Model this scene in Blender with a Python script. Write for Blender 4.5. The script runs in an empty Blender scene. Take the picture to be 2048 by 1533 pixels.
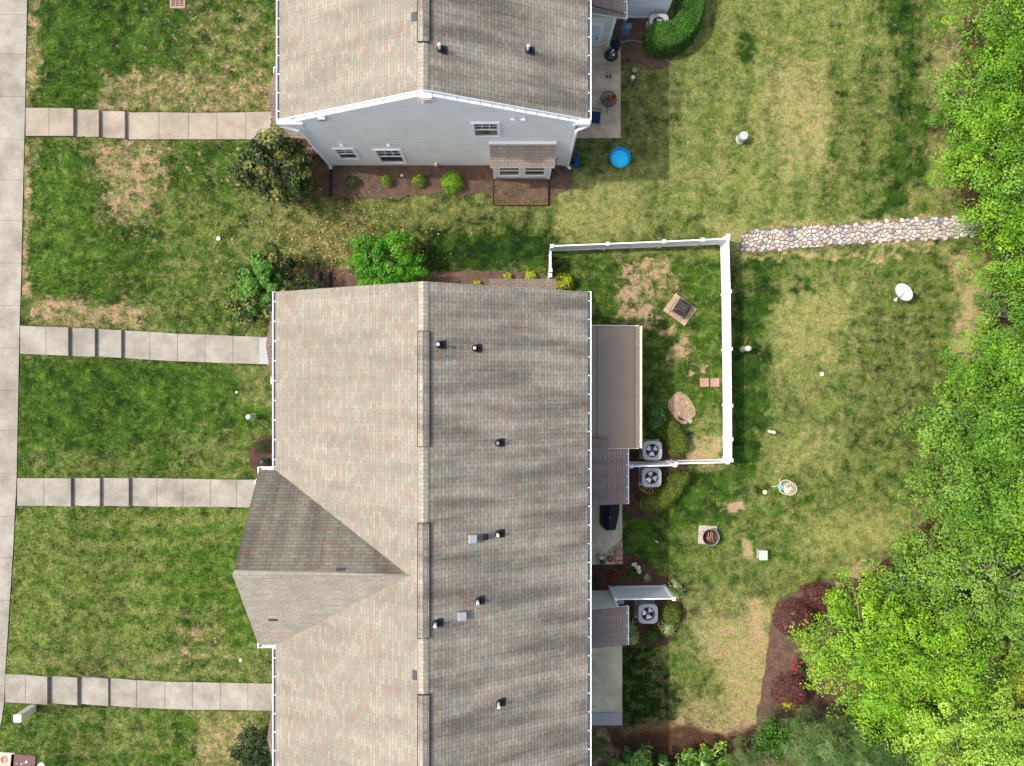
import bpy, math, random
import numpy as np
from mathutils import Vector, Matrix
random.seed(7)
RNG = np.random.default_rng(11)
R = math.radians
scene = bpy.context.scene

# ------------------------------------------------------------------ camera / light
FPX, CAMH, CX, CY = 1530.0, 34.0, 1024.0, 766.5
cam_data = bpy.data.cameras.new("camera")
cam = bpy.data.objects.new("camera", cam_data)
scene.collection.objects.link(cam)
cam.location = (0, 0, CAMH)
cam.rotation_euler = (0, 0, 0)
cam_data.sensor_fit = 'HORIZONTAL'
cam_data.sensor_width = 36
cam_data.lens = 36 * FPX / 2048
cam_data.clip_end = 3000
scene.camera = cam

SH = Vector((0.723, -0.10, -1.0)).normalized()          # direction sunlight travels
world = bpy.data.worlds.new("World"); scene.world = world
world.use_nodes = True
wn = world.node_tree.nodes; wl = world.node_tree.links
sky = wn.new('ShaderNodeTexSky'); sky.sky_type = 'NISHITA'; sky.sun_disc = False
to_sun = -SH
sky.sun_elevation = math.asin(to_sun.z)
sky.sun_rotation = math.atan2(to_sun.x, to_sun.y)
sky.dust_density = 5.0; sky.air_density = .9
wn['Background'].inputs['Strength'].default_value = 0.15
wl.new(sky.outputs['Color'], wn['Background'].inputs['Color'])
sd = bpy.data.lights.new("sun", 'SUN'); sd.energy = 2.0; sd.angle = R(0.9); sd.color = (1, 0.97, 0.93)
so = bpy.data.objects.new("sun", sd); scene.collection.objects.link(so)
so.rotation_euler = SH.to_track_quat('-Z', 'Y').to_euler(); so.location = (-30, 4, 40)
scene.view_settings.view_transform = 'Standard'
scene.view_settings.look = 'None'
scene.view_settings.exposure = 0.80
scene.view_settings.gamma = 1
scene.render.resolution_x = 1024; scene.render.resolution_y = 766

# ------------------------------------------------------------------ helpers
def P(px, py, z=0.0):
    s = (CAMH - z) / FPX
    return ((px - CX) * s, (CY - py) * s, z)
def gz(x, y=0):
    x = np.asarray(x, float); y = np.asarray(y, float)
    u = np.clip((-9.5 - y) / 3., 0, 1)
    t = np.clip((-16.95 - 1.1 * u - x) / (2.5 - .2 * u), 0, 1)
    return 0.44 * t
def G(px, py, dz=0.0):
    """point of the ground seen at that place of a survey sheet"""
    x, y, _ = P(px, py, 0)
    for _ in range(3):
        z = float(gz(x, y)); x, y, _ = P(px, py, z)
    return (x, y, z + dz)
def lin(c):
    return tuple(((v / 255.) / 12.92 if v / 255. <= .04045 else ((v / 255. + .055) / 1.055) ** 2.4) for v in c)
def alb(r, g, b, k=1.50):
    return tuple(min(.9, v / k) for v in lin((r, g, b)))

MATS = {}
def nt(name):
    m = bpy.data.materials.new(name); m.use_nodes = True
    n = m.node_tree.nodes; l = m.node_tree.links
    b = n['Principled BSDF']
    MATS[name] = m
    return m, n, l, b
def mat(name, col, rough=.7, metal=0., var=.12, vs=6., bump=0., bs=60., spec=.3, col2=None, fine=0., fs=60.):
    m, n, l, b = nt(name)
    b.inputs['Roughness'].default_value = rough
    b.inputs['Metallic'].default_value = metal
    b.inputs['Specular IOR Level'].default_value = spec
    tc = n.new('ShaderNodeTexCoord')
    no = n.new('ShaderNodeTexNoise'); no.inputs['Scale'].default_value = vs; no.inputs['Detail'].default_value = 6
    no.inputs['Roughness'].default_value = .65
    l.new(tc.outputs['Object'], no.inputs['Vector'])
    ra = n.new('ShaderNodeValToRGB')
    c = Vector(col); d = Vector(col2) if col2 else c * (1 - var * 1.6)
    ra.color_ramp.elements[0].position = .32; ra.color_ramp.elements[1].position = .68
    ra.color_ramp.elements[0].color = (*d, 1)
    ra.color_ramp.elements[1].color = (*(c * (1 + var * .6)), 1)
    l.new(no.outputs['Fac'], ra.inputs['Fac'])
    out = ra.outputs['Color']
    if fine:
        n2 = n.new('ShaderNodeTexNoise'); n2.inputs['Scale'].default_value = fs; n2.inputs['Detail'].default_value = 3
        l.new(tc.outputs['Object'], n2.inputs['Vector'])
        mr = n.new('ShaderNodeMapRange'); mr.inputs[1].default_value = .3; mr.inputs[2].default_value = .7
        mr.inputs[3].default_value = 1 - fine; mr.inputs[4].default_value = 1 + fine
        l.new(n2.outputs['Fac'], mr.inputs[0])
        mx = n.new('ShaderNodeVectorMath'); mx.operation = 'SCALE'
        l.new(out, mx.inputs[0]); l.new(mr.outputs[0], mx.inputs['Scale']); out = mx.outputs[0]
    l.new(out, b.inputs['Base Color'])
    if bump:
        bn = n.new('ShaderNodeTexNoise'); bn.inputs['Scale'].default_value = bs; bn.inputs['Detail'].default_value = 4
        l.new(tc.outputs['Object'], bn.inputs['Vector'])
        bp = n.new('ShaderNodeBump'); bp.inputs['Strength'].default_value = bump; bp.inputs['Distance'].default_value = .02
        l.new(bn.outputs['Fac'], bp.inputs['Height']); l.new(bp.outputs['Normal'], b.inputs['Normal'])
    return m
def attr_mat(name, rough=.8, trans=0., spec=.2):
    """colour stored per leaf / per patch"""
    m, n, l, b = nt(name)
    a = n.new('ShaderNodeAttribute'); a.attribute_name = 'Col'
    l.new(a.outputs['Color'], b.inputs['Base Color'])
    b.inputs['Roughness'].default_value = rough
    b.inputs['Specular IOR Level'].default_value = spec
    if trans:
        t = n.new('ShaderNodeBsdfTranslucent'); mx = n.new('ShaderNodeMixShader')
        mx.inputs[0].default_value = trans
        l.new(a.outputs['Color'], t.inputs['Color'])
        l.new(b.outputs[0], mx.inputs[1]); l.new(t.outputs[0], mx.inputs[2])
        l.new(mx.outputs[0], n['Material Output'].inputs['Surface'])
    return m
def shingle_mat(name, ramp, stain=.0, gain=1.0, w=.305, h=.132, mortar=.42, soft=.25):
    m, n, l, b = nt(name)
    b.inputs['Roughness'].default_value = .95; b.inputs['Specular IOR Level'].default_value = .1
    uv = n.new('ShaderNodeUVMap'); uv.uv_map = 'UVMap'
    br = n.new('ShaderNodeTexBrick')
    br.inputs['Color1'].default_value = (0, 0, 0, 1); br.inputs['Color2'].default_value = (1, 1, 1, 1)
    br.inputs['Mortar'].default_value = (.5, .5, .5, 1)
    br.inputs['Scale'].default_value = 1; br.inputs['Mortar Size'].default_value = .009
    br.inputs['Mortar Smooth'].default_value = .3
    br.inputs['Brick Width'].default_value = w; br.inputs['Row Height'].default_value = h
    br.offset = .5
    # wobble so that the courses are not ruler straight
    wn_ = n.new('ShaderNodeTexNoise'); wn_.inputs['Scale'].default_value = 1.3
    wa = n.new('ShaderNodeVectorMath'); wa.operation = 'MULTIPLY_ADD'; wa.inputs[1].default_value = (.03, .014, 0)
    l.new(uv.outputs[0], wn_.inputs['Vector']); l.new(wn_.outputs['Color'], wa.inputs[0]); l.new(uv.outputs[0], wa.inputs[2])
    l.new(wa.outputs[0], br.inputs['Vector'])
    ra = n.new('ShaderNodeValToRGB'); cr = ra.color_ramp
    cr.elements[0].position = ramp[0][0]; cr.elements[0].color = (*[v * gain for v in ramp[0][1]], 1)
    cr.elements[1].position = ramp[-1][0]; cr.elements[1].color = (*[v * gain for v in ramp[-1][1]], 1)
    for p_, c_ in ramp[1:-1]:
        e = cr.elements.new(p_); e.color = (*[v * gain for v in c_], 1)
    tn = n.new('ShaderNodeMix'); tn.data_type = 'RGBA'; tn.inputs['Factor'].default_value = soft
    l.new(br.outputs['Color'], ra.inputs['Fac']); l.new(ra.outputs['Color'], tn.inputs[6])
    av = [sum(c_[i] for p_, c_ in ramp) / len(ramp) * gain for i in range(3)]
    tn.inputs[7].default_value = (*av, 1)
    # granules
    g = n.new('ShaderNodeTexNoise'); g.inputs['Scale'].default_value = 55; g.inputs['Detail'].default_value = 3
    l.new(uv.outputs[0], g.inputs['Vector'])
    gm = n.new('ShaderNodeMapRange'); gm.inputs[1].default_value = .3; gm.inputs[2].default_value = .7
    gm.inputs[3].default_value = .86; gm.inputs[4].default_value = 1.12
    l.new(g.outputs['Fac'], gm.inputs[0])
    # weather streaks running down the slope
    mp = n.new('ShaderNodeMapping'); mp.inputs['Scale'].default_value = (1.1, .16, 1)
    l.new(uv.outputs[0], mp.inputs['Vector'])
    s1 = n.new('ShaderNodeTexNoise'); s1.inputs['Scale'].default_value = 1.5; s1.inputs['Detail'].default_value = 5; s1.inputs['Roughness'].default_value = .6
    l.new(mp.outputs[0], s1.inputs['Vector'])
    sm = n.new('ShaderNodeMapRange'); sm.inputs[1].default_value = .38; sm.inputs[2].default_value = .62
    sm.inputs[3].default_value = 1 - stain; sm.inputs[4].default_value = 1.06
    l.new(s1.outputs['Fac'], sm.inputs[0])
    # mortar / tab gap
    mo = n.new('ShaderNodeMapRange'); mo.inputs[3].default_value = 1; mo.inputs[4].default_value = mortar
    l.new(br.outputs['Fac'], mo.inputs[0])
    m1 = n.new('ShaderNodeMath'); m1.operation = 'MULTIPLY'; l.new(gm.outputs[0], m1.inputs[0]); l.new(sm.outputs[0], m1.inputs[1])
    m2 = n.new('ShaderNodeMath'); m2.operation = 'MULTIPLY'; l.new(m1.outputs[0], m2.inputs[0]); l.new(mo.outputs[0], m2.inputs[1])
    sc = n.new('ShaderNodeVectorMath'); sc.operation = 'SCALE'
    bl = n.new('ShaderNodeTexNoise'); bl.inputs['Scale'].default_value = .45; bl.inputs['Detail'].default_value = 5; bl.inputs['Roughness'].default_value = .6
    l.new(uv.outputs[0], bl.inputs['Vector'])
    bm = n.new('ShaderNodeMapRange'); bm.inputs[1].default_value = .35; bm.inputs[2].default_value = .65; bm.inputs[3].default_value = .93; bm.inputs[4].default_value = 1.05
    l.new(bl.outputs['Fac'], bm.inputs[0])
    m3 = n.new('ShaderNodeMath'); m3.operation = 'MULTIPLY'; l.new(m2.outputs[0], m3.inputs[0]); l.new(bm.outputs[0], m3.inputs[1]); m2 = m3
    l.new(tn.outputs[2], sc.inputs[0]); l.new(m2.outputs[0], sc.inputs['Scale'])
    l.new(sc.outputs[0], b.inputs['Base Color'])
    bp = n.new('ShaderNodeBump'); bp.inputs['Strength'].default_value = .5; bp.inputs['Distance'].default_value = .008
    iv = n.new('ShaderNodeMath'); iv.operation = 'MULTIPLY_ADD'; iv.inputs[1].default_value = -1.; iv.inputs[2].default_value = 1.
    l.new(br.outputs['Fac'], iv.inputs[0]); 
    ad = n.new('ShaderNodeMath'); ad.operation = 'MULTIPLY_ADD'; ad.inputs[1].default_value = .5
    l.new(g.outputs['Fac'], ad.inputs[0]); l.new(iv.outputs[0], ad.inputs[2])
    l.new(ad.outputs[0], bp.inputs['Height']); l.new(bp.outputs['Normal'], b.inputs['Normal'])
    return m
def siding_mat(name, col, pitch=.2, line=.62, axis='Z'):
    m, n, l, b = nt(name)
    b.inputs['Roughness'].default_value = .45
    tc = n.new('ShaderNodeTexCoord'); sx = n.new('ShaderNodeSeparateXYZ')
    l.new(tc.outputs['Object'], sx.inputs[0])
    d = n.new('ShaderNodeMath'); d.operation = 'DIVIDE'; d.inputs[1].default_value = pitch
    l.new(sx.outputs[axis], d.inputs[0])
    f = n.new('ShaderNodeMath'); f.operation = 'FRACT'; l.new(d.outputs[0], f.inputs[0])
    ra = n.new('ShaderNodeValToRGB'); cr = ra.color_ramp
    cr.elements[0].position = 0; cr.elements[0].color = (*[v * line for v in col], 1)  # darkens the foot of each board: lap shadow put into the colour
    cr.elements[1].position = .2; cr.elements[1].color = (*col, 1)
    l.new(f.outputs[0], ra.inputs['Fac'])
    no = n.new('ShaderNodeTexNoise'); no.inputs['Scale'].default_value = 1.2; no.inputs['Detail'].default_value = 6
    l.new(tc.outputs['Object'], no.inputs['Vector'])
    mr = n.new('ShaderNodeMapRange'); mr.inputs[1].default_value = .3; mr.inputs[2].default_value = .7; mr.inputs[3].default_value = .9; mr.inputs[4].default_value = 1.02
    l.new(no.outputs['Fac'], mr.inputs[0])
    sc = n.new('ShaderNodeVectorMath'); sc.operation = 'SCALE'
    l.new(ra.outputs['Color'], sc.inputs[0]); l.new(mr.outputs[0], sc.inputs['Scale']); l.new(sc.outputs[0], b.inputs['Base Color'])
    bp = n.new('ShaderNodeBump'); bp.inputs['Strength'].default_value = .5; bp.inputs['Distance'].default_value = .02; bp.invert = True
    l.new(f.outputs[0], bp.inputs['Height']); l.new(bp.outputs['Normal'], b.inputs['Normal'])
    return m

class MB:
    def __init__(s): s.v = []; s.f = []; s.m = []; s.uv = []; s.sm = []; s.cur = 0
    def face(s, pts, uv=None, smooth=False):
        i = len(s.v); s.v += [tuple(p) for p in pts]; s.f.append(tuple(range(i, i + len(pts))))
        s.m.append(s.cur); s.uv.append(uv or [(0, 0)] * len(pts)); s.sm.append(smooth); return s
    def add(s, vs, fs, smooth=False):
        i = len(s.v); s.v += [tuple(p) for p in vs]
        for f in fs:
            s.f.append(tuple(j + i for j in f)); s.m.append(s.cur); s.uv.append([(0, 0)] * len(f)); s.sm.append(smooth)
        return s
    def box(s, c, d, rz=0., ry=0., rx=0., bev=0.):
        M = Matrix.Translation(c) @ Matrix.Rotation(rz, 4, 'Z') @ Matrix.Rotation(ry, 4, 'Y') @ Matrix.Rotation(rx, 4, 'X')
        a, b_, h = d[0] / 2, d[1] / 2, d[2] / 2
        if bev <= 0:
            vs = [M @ Vector((x, y, z)) for x in (-a, a) for y in (-b_, b_) for z in (-h, h)]
            return s.add(vs, [(0, 1, 3, 2), (4, 6, 7, 5), (0, 4, 5, 1), (2, 3, 7, 6), (0, 2, 6, 4), (1, 5, 7, 3)])
        e = bev
        def ring(x, y, z, q): return [(x - q, y), (x, y - q), (x, -y + q), (x - q, -y), (-x + q, -y), (-x, -y + q), (-x, y - q), (-x + q, y)]
        rows = []
        for z, o in ((-h, e), (-h + e, 0), (h - e, 0), (h, e)):
            rows.append([M @ Vector((p[0], p[1], z)) for p in ring(a - o, b_ - o, z, e)])
        vs = [p for r in rows for p in r]; fs = []
        for k in range(3):
            for j in range(8):
                fs.append((k * 8 + j, k * 8 + (j - 1) % 8, (k + 1) * 8 + (j - 1) % 8, (k + 1) * 8 + j)[::-1])
        fs.append(tuple(range(0, 8))[::1]); fs.append(tuple(range(24, 32))[::-1])
        return s.add(vs, [f for f in fs])
    def prism(s, poly, z0, z1, top_uv=False):
        n = len(poly); vs = [(p[0], p[1], z0) for p in poly] + [(p[0], p[1], z1) for p in poly]
        fs = [tuple(range(n - 1, -1, -1)), tuple(range(n, 2 * n))] + [(i, (i + 1) % n, n + (i + 1) % n, n + i) for i in range(n)]
        return s.add(vs, fs)
    def slab(s, pts, t):
        """polygon (3-D, ccw from above) thickened downward by t; returns self"""
        n = len(pts); vs = [tuple(p) for p in pts] + [(p[0], p[1], p[2] - t) for p in pts]
        fs = [tuple(range(n)), tuple(range(2 * n - 1, n - 1, -1))] + [(i, n + i, n + (i + 1) % n, (i + 1) % n) for i in range(n)]
        return s.add(vs, fs)
    def tube(s, pts, r, seg=8, cap=True, smooth=True):
        pts = [Vector(p) for p in pts]; n = len(pts)
        rs = r if isinstance(r, (list, tuple)) else [r] * n
        vs = []; up = None
        for i, p in enumerate(pts):
            d = (pts[min(i + 1, n - 1)] - pts[max(i - 1, 0)]).normalized()
            ref = Vector((0, 0, 1)) if abs(d.z) < .9 else Vector((1, 0, 0))
            a = d.cross(ref).normalized(); b_ = d.cross(a).normalized()
            for k in range(seg):
                t = 2 * math.pi * k / seg
                vs.append(p + (a * math.cos(t) + b_ * math.sin(t)) * rs[i])
        fs = [(i * seg + k, i * seg + (k + 1) % seg, (i + 1) * seg + (k + 1) % seg, (i + 1) * seg + k) for i in range(n - 1) for k in range(seg)]
        s.add(vs, fs, smooth)
        if cap:
            s.add(vs[:seg], [tuple(range(seg))]); s.add(vs[-seg:], [tuple(range(seg))])
        return s
    def lathe(s, c, prof, seg=24, smooth=True, M=None):
        vs = []
        for r, z in prof:
            for k in range(seg):
                t = 2 * math.pi * k / seg
                p = Vector((r * math.cos(t), r * math.sin(t), z))
                if M is not None: p = M @ p
                vs.append(p + Vector(c))
        n = len(prof)
        fs = [(i * seg + k, i * seg + (k + 1) % seg, (i + 1) * seg + (k + 1) % seg, (i + 1) * seg + k) for i in range(n - 1) for k in range(seg)]
        return s.add(vs, fs, smooth)
    def ring(s, c, rad, r, seg=36, M=None, rseg=6):
        pts = []
        for k in range(seg + 1):
            t = 2 * math.pi * k / seg; p = Vector((rad * math.cos(t), rad * math.sin(t), 0))
            if M is not None: p = M @ p
            pts.append(p + Vector(c))
        return s.tube(pts, r, rseg, cap=False)
    def build(s, name, mats, parent=None, root=None, world=True):
        me = bpy.data.meshes.new(name)
        off = Vector((0, 0, 0))
        if parent is not None and world:
            q = parent
            while q.parent: q = q.parent
            off = q.location
        me.from_pydata([(v[0] - off[0], v[1] - off[1], v[2] - off[2]) for v in s.v], [], s.f)
        if not isinstance(mats, (list, tuple)): mats = [mats]
        for m_ in mats: me.materials.append(m_)
        me.polygons.foreach_set('material_index', s.m)
        me.polygons.foreach_set('use_smooth', s.sm)
        ul = me.uv_layers.new(name='UVMap')
        ul.data.foreach_set('uv', [c for f in s.uv for p in f for c in p])
        me.update()
        o = bpy.data.objects.new(name, me); scene.collection.objects.link(o)
        if parent is not None: o.parent = parent
        return o

def tag(o, label=None, cat=None, group=None, kind=None):
    if label: o['label'] = label
    if cat: o['category'] = cat
    if group: o['group'] = group
    if kind: o['kind'] = kind
    return o
def thing(name, loc, label, cat, group=None, rz=0.):
    o = bpy.data.objects.new(name, None); scene.collection.objects.link(o)
    o.location = loc; o.rotation_euler = (0, 0, rz); o.empty_display_size = .2
    bpy.context.view_layer.update() if False else None
    return tag(o, label, cat, group)
def copy_tree(o, parent=None):
    c = o.copy(); scene.collection.objects.link(c); c.parent = parent
    for ch in [x for x in scene.collection.objects if x.parent == o]: copy_tree(ch, c)
    return c
def raw_mesh(name, verts, quads, mats, colors=None, parent=None, off=(0, 0, 0), nper=4, matidx=None):
    """fast numpy mesh; colors per face (N,3)"""
    me = bpy.data.meshes.new(name)
    nv, nf = len(verts), len(quads)
    me.vertices.add(nv); me.vertices.foreach_set('co', (verts - np.asarray(off)).astype(np.float32).ravel())
    me.loops.add(nf * nper); me.loops.foreach_set('vertex_index', quads.astype(np.int32).ravel())
    me.polygons.add(nf)
    me.polygons.foreach_set('loop_start', np.arange(nf, dtype=np.int32) * nper)
    if not isinstance(mats, (list, tuple)): mats = [mats]
    for m_ in mats: me.materials.append(m_)
    if matidx is not None: me.polygons.foreach_set('material_index', matidx.astype(np.int32))
    me.update(calc_edges=True)
    if colors is not None:
        a = me.color_attributes.new('Col', 'FLOAT_COLOR', 'CORNER')
        c = np.ones((nf, nper, 4), np.float32); c[:, :, :3] = colors[:, None, :]
        a.data.foreach_set('color', c.ravel())
    me.validate()
    o = bpy.data.objects.new(name, me); scene.collection.objects.link(o)
    if parent is not None: o.parent = parent
    return o

# noise in numpy
def vnoise(x, y, scale, seed):
    x = np.asarray(x) / scale + 500.3 + seed * 17.31; y = np.asarray(y) / scale + 500.7 + seed * 5.77
    xi = np.floor(x).astype(np.int64); yi = np.floor(y).astype(np.int64); fx = x - xi; fy = y - yi
    def h(a, b):
        n = (a * 374761393 + b * 668265263 + seed * 974634777) & 0xffffffff
        n = ((n ^ (n >> 13)) * 1274126177) & 0xffffffff
        return ((n ^ (n >> 16)) & 0xffff) / 65535.
    u = fx * fx * (3 - 2 * fx); v = fy * fy * (3 - 2 * fy)
    return (h(xi, yi) * (1 - u) + h(xi + 1, yi) * u) * (1 - v) + (h(xi, yi + 1) * (1 - u) + h(xi + 1, yi + 1) * u) * v
def fbm(x, y, scale, seed, oct=4):
    t = 0; a = 1.; w = 0
    for k in range(oct):
        t = t + a * vnoise(x, y, scale / 2 ** k, seed + k * 3); w += a; a *= .62
    return (t / w - .5) * 1.9 + .5
def sstep(a, b, x):
    t = np.clip((x - a) / (b - a), 0, 1); return t * t * (3 - 2 * t)
def in_poly(x, y, poly):
    c = np.zeros(np.shape(x), bool); n = len(poly)
    for i in range(n):
        x1, y1 = poly[i]; x2, y2 = poly[(i + 1) % n]
        if y1 == y2: continue
        k = ((y1 > y) != (y2 > y)) & (x < (x2 - x1) * (y - y1) / (y2 - y1) + x1)
        c ^= k
    return c
def poly_dist(x, y, poly):
    d = np.full(np.shape(x), 1e9); n = len(poly)
    for i in range(n):
        x1, y1 = poly[i]; x2, y2 = poly[(i + 1) % n]; dx, dy = x2 - x1, y2 - y1
        t = np.clip(((x - x1) * dx + (y - y1) * dy) / (dx * dx + dy * dy + 1e-12), 0, 1)
        d = np.minimum(d, np.hypot(x - x1 - t * dx, y - y1 - t * dy))
    return d
def pp(*pts): return [G(a, b)[:2] for a, b in pts]
def smooth_poly(poly, it=2):
    for _ in range(it):
        q = []
        for i in range(len(poly)):
            a, b = poly[i], poly[(i + 1) % len(poly)]
            q += [(a[0] * .75 + b[0] * .25, a[1] * .75 + b[1] * .25), (a[0] * .25 + b[0] * .75, a[1] * .25 + b[1] * .75)]
        poly = q
    return poly

# ------------------------------------------------------------------ materials
TAN, GRY, PNK, BUF, SAG = alb(182, 175, 156, 1.25), alb(168, 164, 151, 1.25), alb(184, 160, 142, 1.25), alb(196, 190, 171, 1.25), alb(173, 172, 156, 1.25)
ramp = [(0., GRY), (.22, SAG), (.42, TAN), (.62, BUF), (.84, TAN), (.91, PNK), (1., alb(180, 154, 138, 1.25))]
M_SH = shingle_mat('shingles', ramp, .12, .70, mortar=.66, soft=.3)
M_SHE = shingle_mat('shingles_weathered', ramp, .46, .82, soft=.3)
M_SHN = shingle_mat('shingles_dark', ramp, .38, .47)  # same ramp at a lower gain, for the north gable plane
M_SHC = shingle_mat('shingles_pale', ramp, .06, .90, mortar=.55, soft=.35)  # same ramp at a higher gain, for the south gable plane and ridge caps
M_SHP = shingle_mat('shingles_porch', [(0, alb(150, 136, 124)), (1, alb(170, 150, 134))], .15, .9)
M_WHITE = mat('white_vinyl', (.86, .87, .88), .35, var=.03, vs=2)
M_TRIM = mat('white_trim', (.84, .86, .87), .4, var=.03)
M_SIDW = siding_mat('white_siding', (.90, .90, .885), line=.5)
M_SIDC = siding_mat('cream_siding', (.72, .70, .58), .13, .7)
M_GUTIN = mat('gutter_inside', (.14, .16, .2), .6, var=.3, vs=9)
M_BLACK = mat('black_plastic', (.012, .012, .014), .5, var=.2)
M_RUB = mat('black_rubber', (.02, .02, .022), .7, var=.2)
M_PVC = mat('white_pvc', (.8, .8, .78), .4, var=.04)
M_GALV = mat('galvanised', (.36, .38, .40), .5, .3, var=.12, vs=12)
M_DGREY = mat('dark_grey_metal', (.06, .065, .075), .5, .2)
M_GLASS = mat('window_glass', (.02, .03, .028), .06, var=.2, spec=.8)
M_CONC = mat('concrete', alb(186, 180, 166), .9, var=.16, vs=1.1, bump=.3, bs=90, fine=.09, fs=35, col2=alb(164, 158, 143))
M_CONCT = mat('concrete_tan', alb(190, 178, 158), .9, var=.12, vs=1.1, bump=.3, bs=90, fine=.1, fs=35, col2=alb(172, 160, 140))
M_CONCD = mat('concrete_patio', alb(222, 198, 166, 1.2), .9, var=.14, vs=1.6, bump=.3, bs=90, fine=.13, fs=30, col2=alb(192, 168, 138, 1.2))
M_CONCG = mat('concrete_grey', alb(226, 216, 178, 1.12), .9, var=.1, vs=1.6, bump=.2, bs=90, fine=.06, fs=30)
M_CONCN = mat('concrete_new', alb(206, 206, 206), .9, var=.06, vs=2, fine=.05, fs=30)
M_JOINT = mat('joint', (.10, .09, .08), .95)
M_MULCH = mat('mulch', alb(124, 99, 80), .95, var=.3, vs=3, bump=.9, bs=40, fine=.4, fs=28, col2=alb(92, 72, 64))
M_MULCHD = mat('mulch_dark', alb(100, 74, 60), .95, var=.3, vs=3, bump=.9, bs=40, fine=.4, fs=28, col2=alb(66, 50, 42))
M_WOODF = mat('forest_floor', alb(112, 86, 62), .95, var=.3, vs=1, bump=.9, bs=30, fine=.45, fs=18, col2=alb(84, 66, 48))
for _n in ('concrete', 'concrete_tan', 'concrete_patio', 'concrete_grey'):
    m_ = MATS[_n]; n = m_.node_tree.nodes; l = m_.node_tree.links; b = n['Principled BSDF']
    src = b.inputs['Base Color'].links[0].from_socket
    tc = n.new('ShaderNodeTexCoord'); no = n.new('ShaderNodeTexNoise'); no.inputs['Scale'].default_value = .7; no.inputs['Detail'].default_value = 8; no.inputs['Roughness'].default_value = .72
    l.new(tc.outputs['Object'], no.inputs['Vector'])
    mr = n.new('ShaderNodeMapRange'); mr.inputs[1].default_value = .38; mr.inputs[2].default_value = .58; mr.inputs[3].default_value = .76; mr.inputs[4].default_value = 1.05
    l.new(no.outputs['Fac'], mr.inputs[0]); sc = n.new('ShaderNodeVectorMath'); sc.operation = 'SCALE'
    l.new(src, sc.inputs[0]); l.new(mr.outputs[0], sc.inputs['Scale']); l.new(sc.outputs[0], b.inputs['Base Color'])
M_BARK = mat('bark', (.16, .13, .10), .9, var=.3, vs=8, bump=.8, bs=30)
M_TWIG = mat('twig', (.26, .25, .17), .85, var=.2)
M_LEAF = attr_mat('leaf', .5, .2, .3)
M_GLOSS = attr_mat('glossy_leaf', .34, .12, .5)

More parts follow.
